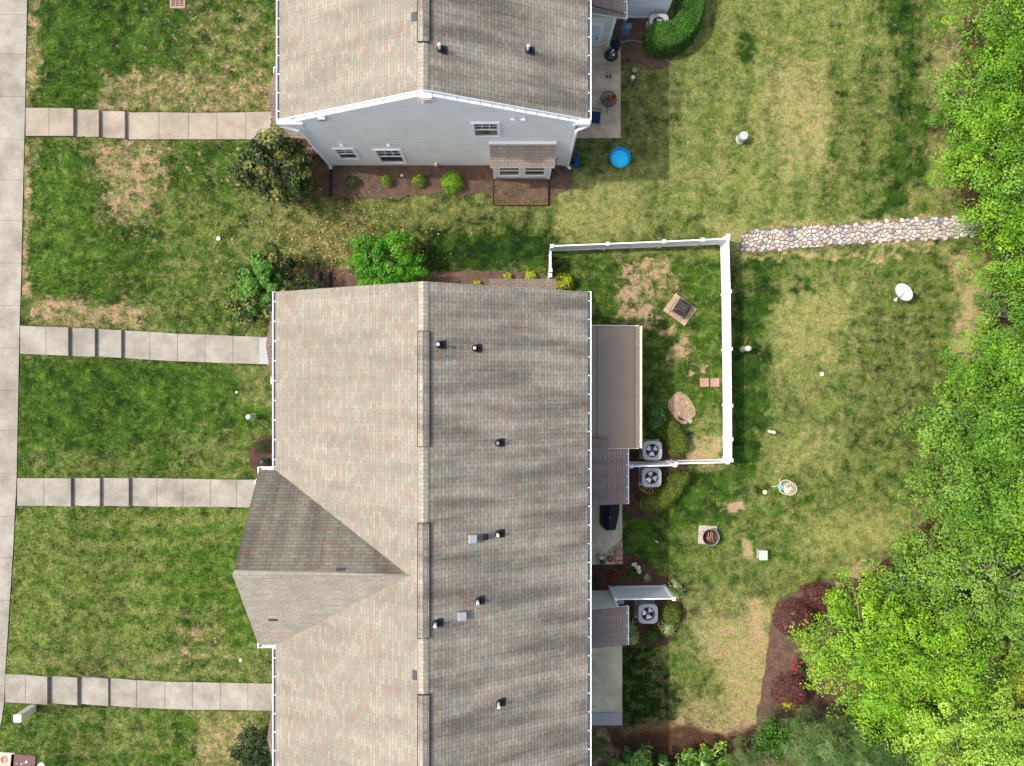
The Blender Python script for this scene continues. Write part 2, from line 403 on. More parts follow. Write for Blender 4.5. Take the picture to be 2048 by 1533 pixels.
def lawn_mat(name, blade):
    m, n, l, b = nt(name)
    b.inputs['Roughness'].default_value = .9; b.inputs['Specular IOR Level'].default_value = .12
    at = n.new('ShaderNodeAttribute'); at.attribute_name = 'Col'
    sp = n.new('ShaderNodeSeparateColor'); l.new(at.outputs['Color'], sp.inputs[0])
    tc = n.new('ShaderNodeTexCoord')
    def noise(sc, det, ro, off):
        mp = n.new('ShaderNodeMapping'); mp.inputs['Location'].default_value = (off, off * .7, 0); mp.inputs['Scale'].default_value = (1, 1, 0)
        l.new(tc.outputs['Object'], mp.inputs['Vector'])
        no = n.new('ShaderNodeTexNoise'); no.inputs['Scale'].default_value = sc; no.inputs['Detail'].default_value = det; no.inputs['Roughness'].default_value = ro
        l.new(mp.outputs[0], no.inputs['Vector']); return no.outputs['Fac']
    def lincomb(a, ka, c, kc, k0):
        m1 = n.new('ShaderNodeMath'); m1.operation = 'MULTIPLY_ADD'; m1.inputs[1].default_value = ka; m1.inputs[2].default_value = k0; l.new(a, m1.inputs[0])
        m2 = n.new('ShaderNodeMath'); m2.operation = 'MULTIPLY_ADD'; m2.inputs[1].default_value = kc; l.new(c, m2.inputs[0]); l.new(m1.outputs[0], m2.inputs[2]); m2.use_clamp = True
        return m2.outputs[0]
    def mix(f, a, c):
        x = n.new('ShaderNodeMix'); x.data_type = 'RGBA'; l.new(f, x.inputs['Factor'])
        for v, i in ((a, 6), (c, 7)):
            if isinstance(v, tuple): x.inputs[i].default_value = (*v, 1)
            else: l.new(v, x.inputs[i])
        return x.outputs[2]
    dry, bare, lush = sp.outputs[0], sp.outputs[1], sp.outputs[2]
    fy = lincomb(noise(2.0, 9, .8, 0), 3.7, dry, 1.55, -.5 * 3.7 - .36)
    fb = lincomb(noise(2.2, 9, .76, 31), 9., bare, 2.5, -.5 * 9 - 1.2)
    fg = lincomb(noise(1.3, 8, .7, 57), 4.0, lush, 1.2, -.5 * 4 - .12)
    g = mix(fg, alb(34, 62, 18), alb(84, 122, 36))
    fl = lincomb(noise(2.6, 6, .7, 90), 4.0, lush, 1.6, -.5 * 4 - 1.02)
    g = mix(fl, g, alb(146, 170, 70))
    # dry blades: straw with some green left
    st = mix(lincomb(noise(4, 5, .7, 13), 5, bare, .9, -.5 * 5 + .28), alb(172, 184, 98), alb(216, 198, 138))
    k = n.new('ShaderNodeMath'); k.operation = 'MULTIPLY'; k.inputs[1].default_value = .84; l.new(fy, k.inputs[0])
    c = mix(k.outputs[0], g, st)
    low = lincomb(lush, -6., lush, 0, 1.15)
    soil = mix(low, alb(214, 180, 142), alb(104, 76, 56))  # darker soil where lush is lowest: brown earth plus shade put into the colour
    c = mix(fb, c, soil)
    def gain(c, src, lo, hi, a=.3, b_=.7):
        mr = n.new('ShaderNodeMapRange'); mr.inputs[1].default_value = a; mr.inputs[2].default_value = b_; mr.inputs[3].default_value = lo; mr.inputs[4].default_value = hi
        l.new(src, mr.inputs[0]); sc = n.new('ShaderNodeVectorMath'); sc.operation = 'SCALE'; l.new(c, sc.inputs[0]); l.new(mr.outputs[0], sc.inputs['Scale']); return sc.outputs[0]
    if blade:
        ge = n.new('ShaderNodeNewGeometry'); c = gain(c, ge.outputs['Random Per Island'], .58, 1.42, 0, 1)
        l.new(c, b.inputs['Base Color'])
        t = n.new('ShaderNodeBsdfTranslucent'); mx = n.new('ShaderNodeMixShader'); mx.inputs[0].default_value = .2
        l.new(c, t.inputs['Color']); l.new(b.outputs[0], mx.inputs[1]); l.new(t.outputs[0], mx.inputs[2]); l.new(mx.outputs[0], n['Material Output'].inputs['Surface'])
    else:
        c = gain(c, noise(14, 4, .75, 7), .45, 1.2)
        l.new(c, b.inputs['Base Color'])
        bp = n.new('ShaderNodeBump'); bp.inputs['Strength'].default_value = .7; bp.inputs['Distance'].default_value = .05
        l.new(noise(16, 5, .8, 3), bp.inputs['Height']); l.new(bp.outputs['Normal'], b.inputs['Normal'])
    return m
M_GRASSB = lawn_mat('grass_blades', True)
M_GROUND = lawn_mat('lawn_soil', False)
M_CHIP = attr_mat('wood_chip', .9, 0, .1)
M_STONE = attr_mat('field_stone', .85, 0, .25)
M_BRICK = mat('brick', alb(150, 92, 74), .9, var=.25, vs=6, bump=.4)
M_ROOFMEM = mat('roll_roofing', alb(168, 150, 130, 1.2), .9, var=.05, vs=1.5, fine=.1, fs=60)
M_CREAMT = mat('cream_trim', alb(226, 218, 190, 1.1), .5, var=.06)
M_BLUE = mat('pool_blue', (.0, .30, .66), .35, var=.06)
M_BLUEL = mat('pool_blue_light', (.02, .60, .90), .3, var=.14, vs=14, bump=.6, bs=12)
M_NAVY = mat('navy_fabric', (.012, .035, .085), .85, var=.3, vs=10)
M_TERRA = mat('terracotta', (.42, .11, .05), .7, var=.25, vs=14)
M_YEL = mat('yellow_plastic', (.85, .62, .03), .4, var=.06)
M_PALEY = mat('pale_yellow_plastic', (.9, .82, .45), .4, var=.05)
M_TURQ = mat('light_blue_plastic', (.12, .5, .72), .4, var=.05)
M_IVORY = mat('ivory_steel', (.82, .74, .58), .45, .1, var=.06)
M_GOLD = mat('gold_wire', (.6, .42, .1), .45, .4, var=.1)
M_UTIL = mat('utility_grey_green', (.40, .45, .42), .55, var=.12, vs=10, fine=.1)
M_UTILL = mat('utility_pale_green', (.44, .50, .42), .55, var=.08, vs=10)
M_CHAR = mat('charcoal', (.02, .02, .024), .8, var=.3, vs=20)
M_MESHM = mat('dark_wire_mesh', (.05, .042, .036), .6, .4, var=.3, vs=20)
M_PAVER = mat('paver_tan', alb(206, 178, 146), .9, var=.2, vs=4, fine=.12, fs=30, bump=.3)
M_PAVERP = mat('paver_pink', alb(198, 160, 142), .9, var=.12, vs=5, fine=.1, fs=30, bump=.3)
M_RUST = mat('rusty_steel', (.11, .07, .05), .7, .5, var=.4, vs=18)
M_LOG = mat('log_wood', alb(196, 150, 112), .85, var=.3, vs=12, bump=.5, col2=alb(120, 82, 60))
M_PLANK = mat('weathered_plank', alb(214, 184, 150), .85, var=.2, vs=9, bump=.4, col2=alb(176, 140, 108))
M_COVER = mat('grill_cover_fabric', (.009, .012, .019), .65, var=.35, vs=7, bump=.5, bs=12)
M_DKGRN = mat('dark_green_plastic', (.0, .10, .06), .5)
M_HOSE = mat('hose_black', (.012, .016, .014), .5)
M_SATD = mat('dish_white', (.60, .61, .64), .35, var=.03)
M_ROSE = mat('rose_red', (.55, .01, .03), .6, var=.2, vs=40)
M_PINK = mat('peony_pink', (.62, .02, .10), .6, var=.25, vs=30)
M_PETAL = mat('peony_white', (.82, .82, .68), .6, var=.1, vs=30)
M_PIPE = mat('grey_plastic_pipe', alb(140, 124, 120), .6, var=.12)
M_SLATE = mat('slate_blue_metal', (.12, .17, .22), .5, .2)
M_RBRN = mat('red_brown_cover', alb(136, 102, 98), .85, var=.22, vs=14, fine=.15)
M_VENTOR = mat('rusted_louvre', alb(186, 120, 60), .8, var=.4, vs=25, col2=(.7, .68, .64))

# ------------------------------------------------------------------ hard surfaces & beds (survey outlines)
walks = [ # (y_top_left, y_bot_left) ... polylines as (px, top, bottom, level)
    dict(xs=[51, 98, 147, 198, 250, 318, 377, 434, 492, 552], top=[216, 216, 217, 220, 223, 225, 226, 226, 225, 223],
         bot=[272, 272, 272, 274, 277, 279, 279, 279, 279, 279], lv=[.48, .48, .33, .18, .03, .03, .03, .03, .03], m='t'),
    dict(xs=[40, 92, 137, 190, 243, 300, 355, 410, 466, 534], top=[652, 654, 655, 658, 661, 664, 668, 670, 672, 675],
         bot=[708, 710, 712, 714, 716, 720, 723, 725, 727, 729], lv=[.48, .48, .33, .18, .03, .03, .03, .03, .03], m='c'),
    dict(xs=[34, 88, 142, 200, 258, 314, 366, 421, 473, 520], top=[957, 957, 957, 957, 957, 957, 958, 959, 960, 960],
         bot=[1012, 1012, 1013, 1013, 1013, 1014, 1014, 1014, 1015, 1016], lv=[.48, .48, .33, .18, .03, .03, .03, .03, .03], m='c'),
    dict(xs=[10, 51, 95, 155, 217, 273, 330, 385, 441, 496, 552], top=[1349, 1350, 1354, 1356, 1358, 1361, 1364, 1365, 1366, 1367, 1368],
         bot=[1405, 1407, 1410, 1411, 1413, 1416, 1418, 1420, 1420, 1421, 1422], lv=[.48, .48, .31, .14, .05, .03, .03, .03, .03, .03], m='c'),
]
SIDE_R = [(-200, 57), (0, 55), (100, 53), (216, 51), (300, 49), (420, 46), (560, 43), (652, 40), (800, 37), (957, 34), (1100, 27), (1240, 18), (1349, 11), (1405, 9), (1440, 4), (1480, -6), (1533, -30), (1700, -60)]
hard_polys = []
for w in walks:
    hard_polys.append([G(x, t - 1)[:2] for x, t in zip(w['xs'], w['top'])] + [G(x, b + 1)[:2] for x, b in list(zip(w['xs'], w['bot']))[::-1]])
sidewalk_poly = [G(x, y)[:2] for y, x in SIDE_R]
hard_polys.append(sidewalk_poly + [(-40, sidewalk_poly[-1][1]), (-40, sidewalk_poly[0][1])])
patio1 = pp((1130, 92), (1241, 92), (1241, 277), (1130, 277))
patio2 = pp((1120, 930), (1244, 1005), (1244, 1128), (1120, 1130))
patio3 = pp((1120, 1200), (1244, 1270), (1244, 1423), (1120, 1423))
patio4 = pp((1120, 1424), (1244, 1424), (1244, 1450), (1120, 1450))
hard_polys += [patio1, patio2, patio3, patio4]
hard_polys.append([(-8, 9.7), (2.4, 9.7), (2.4, 30), (-8, 30)])
hard_polys.append([(-8.9, -25), (2.3, -25), (2.3, 3.2), (-8.9, 3.2)])
beds = {
    'mulch_bed': [
        smooth_poly(pp((560, 410), (610, 395), (650, 392), (700, 398), (800, 396), (850, 385), (930, 392), (975, 382), (990, 412), (1098, 412), (1105, 390), (1142, 382), (1146, 335), (1100, 310), (600, 300), (540, 320), (500, 380)), 1),
        smooth_poly(pp((1210, 30), (1345, 30), (1360, 60), (1345, 130), (1310, 142), (1276, 128), (1241, 117), (1238, 80)), 1),
        smooth_poly(pp((470, 620), (500, 540), (640, 535), (700, 540), (800, 560), (860, 545), (950, 540), (1110, 548), (1112, 620), (600, 620)), 1),
        smooth_poly(pp((1542, 1232), (1560, 1198), (1620, 1168), (1700, 1152), (1800, 1180), (1900, 1400), (1700, 1600), (1490, 1600), (1500, 1480), (1515, 1420), (1530, 1330)), 2)],
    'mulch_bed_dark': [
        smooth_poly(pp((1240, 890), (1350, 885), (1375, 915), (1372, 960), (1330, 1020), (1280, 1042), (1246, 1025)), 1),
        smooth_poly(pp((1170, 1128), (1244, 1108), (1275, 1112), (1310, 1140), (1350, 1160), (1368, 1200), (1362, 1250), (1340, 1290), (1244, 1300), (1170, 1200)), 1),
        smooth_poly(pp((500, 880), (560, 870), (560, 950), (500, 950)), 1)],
    'forest_floor': [
        smooth_poly(pp((1945, -100), (1935, 0), (1925, 100), (1905, 200), (1900, 330), (1925, 400), (1945, 430), (1965, 480), (1985, 560), (1975, 650), (1950, 740), (1900, 830), (1880, 930), (1870, 1020), (1800, 1090), (1730, 1160), (1760, 1260), (1950, 1700), (2600, 1700), (2600, -100)), 1)],
}
def ragged(poly, seed, amp=.07):
    out = []
    for i in range(len(poly)):
        a, b = poly[i], poly[(i + 1) % len(poly)]; L = math.hypot(b[0] - a[0], b[1] - a[1]); n = max(1, int(L / .12))
        for k in range(n): out.append((a[0] + (b[0] - a[0]) * k / n, a[1] + (b[1] - a[1]) * k / n))
    o = np.array(out); dx = (fbm(o[:, 0], o[:, 1], .45, seed, 3) - .5) * 2 * amp; dy = (fbm(o[:, 0], o[:, 1], .45, seed + 9, 3) - .5) * 2 * amp
    return [(float(p[0] + u), float(p[1] + v)) for p, u, v in zip(out, dx, dy)]
for _k in beds: beds[_k] = [ragged(p, 3 + i) for i, p in enumerate(beds[_k])]
# ------------------------------------------------------------------ lawn colour field
# zones on the survey sheet: x0,y0,x1,y1, dry, bare, lush, feather
ZN = [
 (-200, -200, 2300, 1800, .45, .05, .45, 10),
 (50, -50, 560, 220, .18, .26, .55, 10), (60, 0, 250, 190, .06, .10, .62, 50), (380, 0, 560, 210, .4, .36, .45, 60), (210, 150, 560, 225, .5, .5, .4, 25), (50, -20, 75, 215, .5, .5, .4, 10),
 (40, 280, 480, 655, .20, .25, .55, 20), (60, 300, 200, 590, .12, .14, .72, 45), (190, 270, 330, 440, .5, .60, .45, 45), (60, 595, 330, 655, .5, .62, .5, 22), (300, 380, 480, 640, .35, .2, .6, 40), (45, 280, 70, 600, .5, .6, .4, 12),
 (480, 385, 1110, 480, .52, .08, .35, 25), (600, 440, 1110, 560, .40, .08, .25, 30), (560, 420, 720, 540, .55, .14, .3, 30), (860, 470, 1100, 540, .08, .02, .25, 20),
 (35, 715, 548, 955, .10, .04, .62, 15), (350, 860, 548, 960, .40, .10, .6, 35), (60, 900, 300, 955, .4, .15, .6, 25), (440, 720, 548, 830, .45, .12, .55, 30), (60, 730, 320, 850, .03, .0, .62, 45),
 (10, 1015, 520, 1362, .40, .04, .72, 10), (330, 1080, 520, 1290, .18, .03, .72, 45), (60, 1290, 520, 1362, .45, .22, .6, 25), (330, 1225, 440, 1330, .4, .42, .5, 30),
 (-20, 1425, 550, 1600, .28, .12, .62, 8), (380, 1430, 540, 1533, .6, .5, .45, 35), (130, 1425, 300, 1500, .4, .15, .6, 25),
 (1240, -50, 1950, 445, .55, .07, .64, 15), (1245, 100, 1340, 350, .55, .05, .30, 15), (1270, 370, 1450, 470, .50, .03, .62, 40), (1765, -50, 1850, 430, .15, .0, .40, 55), (1640, 130, 1750, 420, .44, .03, .5, 60), (1560, 130, 1640, 330, .9, .35, .3, 40), (1690, 80, 1790, 260, .45, .03, .4, 40), (1860, 60, 1920, 400, .75, .40, .3, 25),  # strip beside the upper patio: house shadow put into a darker green
 (1475, 75, 1500, 120, .05, 0, .4, 12), (1300, 330, 1500, 380, .7, .05, .6, 25),
 (1110, 340, 1270, 480, .78, .12, .5, 25),
 (1480, 500, 1960, 1180, .40, .05, .58, 12), (1465, 505, 1530, 940, .10, .02, .45, 16), (1540, 560, 1700, 760, .80, .12, .4, 60), (1560, 560, 1590, 580, .2, 0, .4, 12), (1720, 620, 1860, 900, .45, .03, .35, 50), (1920, 500, 1990, 700, .85, .6, .3, 25), (1560, 820, 1680, 930, .7, .05, .4, 40), (1650, 1000, 1850, 1120, .66, .04, .55, 50),
 (1250, 930, 1480, 1160, .16, .03, .58, 25), (1600, 1040, 1800, 1080, .8, .05, .6, 30), (1430, 1150, 1640, 1230, .5, .06, .55, 40), (1350, 1060, 1500, 1260, .45, .03, .62, 40),
 (1250, 1170, 1560, 1500, .55, .12, .42, 20), (1420, 1230, 1560, 1480, .95, .50, .35, 45), (1340, 1260, 1430, 1420, .45, .1, .6, 35), (1530, 1200, 1550, 1330, .95, .8, .3, 15),
 (1190, 1290, 1340, 1460, .22, .12, .08, 15), (1180, 1448, 1530, 1600, .5, 1.05, .02, 26), (1340, 1400, 1430, 1450, .7, .5, .4, 20),  # house-side green and bottom brown ground have shade put into their colour
 (1110, 495, 1445, 925, .22, .06, .62, 10), (1235, 520, 1300, 640, .3, .78, .5, 34), (1290, 520, 1345, 600, .5, .60, .5, 28), (1265, 640, 1300, 665, .3, .7, .5, 12), (1325, 680, 1360, 730, .4, .85, .5, 18), (1365, 735, 1405, 760, .4, .85, .5, 12), (1300, 660, 1325, 680, .4, .7, .5, 10), (1385, 870, 1445, 925, .9, .75, .45, 22), (1375, 820, 1445, 870, .5, .1, .6, 20), (1120, 500, 1445, 520, .55, .08, .6, 12),
 (1465, 1000, 1500, 1025, .9, 1.2, .4, 9), (1480, 500, 1960, 508, .9, .62, .4, 6), (1480, 440, 1960, 462, .8, .45, .4, 8), (1440, 440, 1480, 500, .95, .15, .5, 14),
 (1500, 1090, 1520, 1120, .9, .7, .4, 8), (1690, 1130, 1860, 1160, .8, .7, .35, 16), (1790, 1060, 1870, 1110, .8, .7, .35, 16),
 (1262, 150, 1275, 165, .3, .1, .4, 6),
]
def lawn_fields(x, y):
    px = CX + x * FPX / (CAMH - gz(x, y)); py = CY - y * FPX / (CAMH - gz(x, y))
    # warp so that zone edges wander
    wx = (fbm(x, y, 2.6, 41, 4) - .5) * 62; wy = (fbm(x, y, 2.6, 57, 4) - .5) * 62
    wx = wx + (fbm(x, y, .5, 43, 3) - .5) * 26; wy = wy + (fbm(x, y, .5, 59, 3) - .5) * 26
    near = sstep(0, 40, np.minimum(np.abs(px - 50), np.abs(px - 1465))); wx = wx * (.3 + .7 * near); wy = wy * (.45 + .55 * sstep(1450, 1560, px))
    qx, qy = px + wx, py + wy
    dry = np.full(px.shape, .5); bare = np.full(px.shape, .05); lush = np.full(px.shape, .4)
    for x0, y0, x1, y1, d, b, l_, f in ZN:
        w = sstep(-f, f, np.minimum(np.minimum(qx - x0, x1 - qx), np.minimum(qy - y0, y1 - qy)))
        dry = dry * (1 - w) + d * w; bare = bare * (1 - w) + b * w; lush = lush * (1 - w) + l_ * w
    w = sstep(-20, 20, np.minimum(np.minimum(px - 20, 500 - px), np.minimum(py - 1020, 1350 - py)))
    dry = dry + w * .09 * np.sin((py + .03 * px) / 7.2) * (.3 + fbm(x, y, 3., 66, 3))
    w = sstep(-20, 20, np.minimum(np.minimum(px - 1350, 1930 - px), 430 - py))
    dry = dry + w * .07 * np.sin((px + .05 * py) / 10.)
    return np.clip(dry, 0, 1), bare, lush
def lawn_color(x, y):
    d, b, l_ = lawn_fields(x, y)
    return np.stack([d, b, l_], -1)
# ground sheet: fine where it is seen, coarse out to the horizon
def axis(a, b, step, far):
    core = np.arange(a, b + 1e-6, step)
    e = [1, 2.5, 5, 10, 20, 50, 120, far]
    return np.concatenate([[a - k for k in e[::-1]], core, [b + k for k in e]])
gx = axis(-25, 25, .09, 420); gy = axis(-19, 19, .09, 420)
XX, YY = np.meshgrid(gx, gy)
ZZ = gz(XX, YY) + (fbm(XX, YY, 1.5, 5, 3) - .5) * .03
for pl in hard_polys[:5]:
    xs_ = [p[0] for p in pl]; ys_ = [p[1] for p in pl]
    m_ = (XX > min(xs_)) & (XX < max(xs_)) & (YY > min(ys_)) & (YY < max(ys_))
    sub = np.zeros(XX.shape, bool); sub[m_] = in_poly(XX[m_], YY[m_], pl) & (poly_dist(XX[m_], YY[m_], pl) > .04)
    ZZ = np.where(sub, ZZ - .35, ZZ)
vs = np.stack([XX, YY, ZZ], -1).reshape(-1, 3)
nx, ny = len(gx), len(gy)
ii = (np.arange(ny - 1)[:, None] * nx + np.arange(nx - 1)[None, :]).ravel()
qs = np.stack([ii, ii + 1, ii + nx + 1, ii + nx], -1)
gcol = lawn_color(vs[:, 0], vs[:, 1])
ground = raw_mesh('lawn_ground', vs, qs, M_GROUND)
_a = ground.data.color_attributes.new('Col', 'FLOAT_COLOR', 'POINT')
_a.data.foreach_set('color', np.concatenate([gcol, np.ones((len(gcol), 1))], 1).astype(np.float32).ravel())
tag(ground, kind='structure')

# ------------------------------------------------------------------ grass blades
def scatter_mask(x, y):
    keep = np.ones(x.shape, bool)
    jx = (vnoise(x, y, .07, 15) - .5) * .11; jy = (vnoise(x, y, .07, 16) - .5) * .11
    for pl in hard_polys: keep &= ~in_poly(x + jx, y + jy, pl)
    return keep
def bed_mask(x, y, grow=0.):
    k = np.zeros(x.shape, bool)
    for pls in beds.values():
        for pl in pls: k |= in_poly(x, y, pl)
    return k
def blades(name, x, y, z, col, hgt, wid, label_kind, material, lay=.6, rng=RNG):
    n = len(x)
    a = rng.uniform(0, 2 * np.pi, n); t = rng.uniform(.2, 1., n) * lay
    d = np.stack([np.cos(a) * t, np.sin(a) * t, np.sqrt(1 - np.minimum(t, .99) ** 2)], -1)
    side = np.stack([-np.sin(a), np.cos(a), np.zeros(n)], -1)
    b = rng.uniform(0, np.pi, n); side2 = np.stack([np.cos(b), np.sin(b), np.zeros(n)], -1)
    side = side * .5 + side2 * .5
    h = hgt * rng.uniform(.6, 1.4, n); w = wid * rng.uniform(.6, 1.3, n)
    p = np.stack([x, y, z], -1)
    v = np.stack([p - side * w[:, None], p + side * w[:, None], p + d * h[:, None]], 1).reshape(-1, 3)
    q = np.arange(3 * n).reshape(n, 3)
    o = raw_mesh(name, v, q, material, col, nper=3)
    return tag(o, kind=label_kind)
N = 800000
bx_ = RNG.uniform(-23.5, 23.5, N); by_ = RNG.uniform(-17.8, 17.8, N)
k = scatter_mask(bx_, by_) & ~bed_mask(bx_, by_)
bx_, by_ = bx_[k], by_[k]
# tufts: blades gather in clumps
k = RNG.uniform(0, 1, len(bx_)) < .35 + .9 * vnoise(bx_, by_, .09, 4)
bx_, by_ = bx_[k], by_[k]
bc_ = lawn_color(bx_, by_)
k = RNG.uniform(0, 1, len(bx_)) > sstep(.25, .95, bc_[:, 1]) * .75
bx_, by_, bc_ = bx_[k], by_[k], bc_[k]
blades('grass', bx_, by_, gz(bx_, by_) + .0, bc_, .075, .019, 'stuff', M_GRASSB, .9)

# ------------------------------------------------------------------ sidewalk, walks, patios
mb = MB(); mb.prism([(-40, sidewalk_poly[-1][1])] + sidewalk_poly[::-1] + [(-40, sidewalk_poly[0][1])], .2, .475)
tag(mb.build('sidewalk', M_CONC), kind='structure')
mb = MB()
for y in (-80, 28, 107, 192, 277, 359, 440, 525, 610, 695, 780, 862, 948, 1034, 1117, 1202, 1297, 1390, 1480):
    a = P(-60, y, .48); xr = np.interp(y, [s[0] for s in SIDE_R], [s[1] for s in SIDE_R]) - 1
    b = P(xr, y + (2 if y < 800 else -1), .48)
    mb.tube([(a[0], a[1], .4765), (b[0], b[1], .4765)], .006, 4)
tag(mb.build('sidewalk_joints', M_JOINT), kind='structure')
for w in walks:
    m = MB(); j = MB()
    xs, tp, bt, lv = w['xs'], w['top'], w['bot'], w['lv']
    for i in range(len(xs) - 1):
        z0 = lv[i]; g_ = .35 if i and lv[i] == lv[i - 1] else 0
        z = z0
        xa, xb = xs[i] + .0, xs[i + 1] - .4
        # slabs sit at their own level; a real riser separates the steps
        A = P(xa, tp[i], z); B = P(xb, tp[i + 1], z); C_ = P(xb, bt[i + 1], z); D = P(xa, bt[i], z)
        if i and lv[i] < lv[i - 1]:
            za = lv[i - 1]; A0 = P(xs[i], tp[i], za); D0 = P(xs[i], bt[i], za)
            A = (A0[0] - .02, A0[1], z); D = (D0[0] - .02, D0[1], z)
        # inner panel with a tooled border
        m.cur = 0
        m.prism([(D[0] + .006, D[1]), (C_[0] - .006, C_[1]), (B[0] - .006, B[1]), (A[0] + .006, A[1])], z - .6, z + (i % 2) * .002)
        if i and lv[i] == lv[i - 1]:
            j.box(((A[0] + D[0]) / 2, (A[1] + D[1]) / 2, z - .02), (.03, abs(A[1] - D[1]), .03))
    o = tag(m.build('path', M_CONCT if w['m'] == 't' else M_CONC), kind='structure')
    if j.v: tag(j.build('path_joints', M_JOINT), kind='structure')
def patio(name, poly, m_, z=.06, joints=()):
    tag(MB().prism(poly[::-1] if False else poly[::-1], -.2, z).build(name, m_), kind='structure')
patio('patio', patio1, M_CONCD); patio('patio', patio2, M_CONCG); patio('patio', patio3, M_CONCG, .06); patio('patio', patio4, M_CONCN, .063)
a = P(1150, 183, .062); b = P(1240, 183, .062)
jm = MB().box(((a[0] + b[0]) / 2, a[1], .058), (b[0] - a[0], .014, .01))
a = P(1218, 1425, .066); jm.box((a[0], a[1] - .28, .061), (.01, .5, .008))
tag(jm.build('patio_joints', M_JOINT), kind='structure')
# small pale landing beside the second walk
a = P(519, 676, .04); b = P(548, 729, .04)
tag(MB().box(((a[0] + b[0]) / 2, (a[1] + b[1]) / 2, -.03), (b[0] - a[0], a[1] - b[1] - .02, .14)).build('path_landing', mat('landing_concrete', alb(196, 196, 192), .9, var=.06, fine=.06, fs=30)), kind='structure')

# ------------------------------------------------------------------ beds with chips
def bed_sheet(name, poly, m_, z):
    x0, x1 = min(p[0] for p in poly), max(p[0] for p in poly)
    o = tag(MB().prism(poly if sum((poly[i][0] - poly[i - 1][0]) * (poly[i][1] + poly[i - 1][1]) for i in range(len(poly))) < 0 else poly[::-1], -.1, z).build(name, m_), kind='structure')
    return o
zz = .034
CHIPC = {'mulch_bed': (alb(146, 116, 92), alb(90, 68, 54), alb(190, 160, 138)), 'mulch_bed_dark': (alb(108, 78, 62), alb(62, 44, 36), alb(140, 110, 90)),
         'forest_floor': (alb(130, 98, 70), alb(64, 50, 34), alb(176, 140, 106))}
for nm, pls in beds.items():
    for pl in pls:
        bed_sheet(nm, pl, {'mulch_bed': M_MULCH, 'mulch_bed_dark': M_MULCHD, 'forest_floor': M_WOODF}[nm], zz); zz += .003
        ax = [p[0] for p in pl]; ay = [p[1] for p in pl]
        x0, x1, y0, y1 = max(min(ax), -24), min(max(ax), 24), max(min(ay), -18), min(max(ay), 18)
        n = int((x1 - x0) * (y1 - y0) * (170 if nm != 'forest_floor' else 110))
        x = RNG.uniform(x0, x1, n); y = RNG.uniform(y0, y1, n)
        # ragged fringe
        inside = in_poly(x + (vnoise(x, y, .2, 5) - .5) * .25, y + (vnoise(x, y, .2, 6) - .5) * .25, pl) & scatter_mask(x, y)
        x, y = x[inside], y[inside]; n = len(x)
        pal = np.array(CHIPC[nm]); c = pal[RNG.choice(3, n, p=[.55, .33, .12])] * np.exp(RNG.normal(0, .2, n))[:, None]
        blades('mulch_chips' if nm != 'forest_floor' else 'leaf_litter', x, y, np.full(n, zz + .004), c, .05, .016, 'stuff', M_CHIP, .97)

# ------------------------------------------------------------------ foliage
def leaf_mesh(name, c, nrm, col, ln, wd, material, parent=None, off=(0, 0, 0), rng=RNG, dirs=None):
    n = len(c)
    nrm = nrm / np.linalg.norm(nrm, axis=1, keepdims=True)
    if dirs is None: dirs = rng.normal(0, 1, (n, 3))
    d = dirs - nrm * np.sum(dirs * nrm, 1, keepdims=True); d /= np.linalg.norm(d, axis=1, keepdims=True) + 1e-9
    s = np.cross(nrm, d)
    L = (ln * rng.uniform(.65, 1.3, n))[:, None]; W = (wd * rng.uniform(.7, 1.25, n))[:, None]
    v = np.stack([c - d * L * .5, c + s * W * .5 - d * L * .05 + nrm * W * .15, c + d * L * .5 - nrm * L * .12, c - s * W * .5 - d * L * .05 + nrm * W * .15], 1).reshape(-1, 3)
    q = np.arange(4 * n).reshape(n, 4)
    return raw_mesh(name, v, q, material, np.clip(col, 0.002, .9), parent, off)
def pick(pal, n, sd=.18, rng=RNG):
    pal = np.array(pal); w = rng.uniform(0, 1, n)
    i = np.minimum((w * (len(pal) - 1)).astype(int), len(pal) - 2) if len(pal) > 1 else np.zeros(n, int)
    f = (w * (len(pal) - 1) - i)[:, None] if len(pal) > 1 else 0
    c = pal[i] * (1 - f) + pal[np.minimum(i + 1, len(pal) - 1)] * f
    return c * np.exp(rng.normal(0, sd, n))[:, None]

PAL = {
 'bright': [alb(66, 122, 16), alb(116, 176, 28), alb(166, 212, 50)],
 'mid': [alb(60, 112, 24), alb(106, 162, 38), alb(158, 202, 74)],
 'lime': [alb(88, 150, 16), alb(142, 200, 34), alb(188, 228, 62)],
 'pale': [alb(112, 168, 36), alb(164, 210, 62), alb(206, 232, 100)],
 'olive': [alb(76, 124, 28), alb(124, 172, 48), alb(172, 206, 78)],
 'pine': [alb(56, 92, 36), alb(94, 130, 60), alb(160, 182, 104)],
 'dark': [alb(22, 44, 18), alb(48, 78, 32), alb(86, 116, 50)],
 'magnolia': [alb(24, 46, 16), alb(40, 70, 24), alb(66, 98, 34), alb(186, 184, 92)],
 'vivid': [alb(40, 104, 8), alb(76, 152, 12), alb(124, 196, 30)],
 'mid2': [alb(46, 92, 22), alb(80, 138, 38), alb(128, 178, 66)],
 'hedge': [alb(30, 78, 8), alb(56, 112, 12), alb(96, 148, 26)],
 'box': [alb(60, 82, 18), alb(98, 122, 28), alb(150, 168, 50)],
 'ball': [alb(84, 116, 18), alb(128, 160, 28), alb(170, 198, 52)],
 'boxd': [alb(34, 54, 16), alb(66, 88, 26), alb(112, 130, 48)],
 'yellow': [alb(130, 150, 20), alb(186, 196, 34), alb(222, 222, 70)],
 'burg': [alb(60, 26, 24), alb(112, 54, 52), alb(166, 106, 100)],
 'hosta': [alb(70, 120, 50), alb(160, 190, 110), alb(216, 224, 150), alb(120, 160, 80)],
}
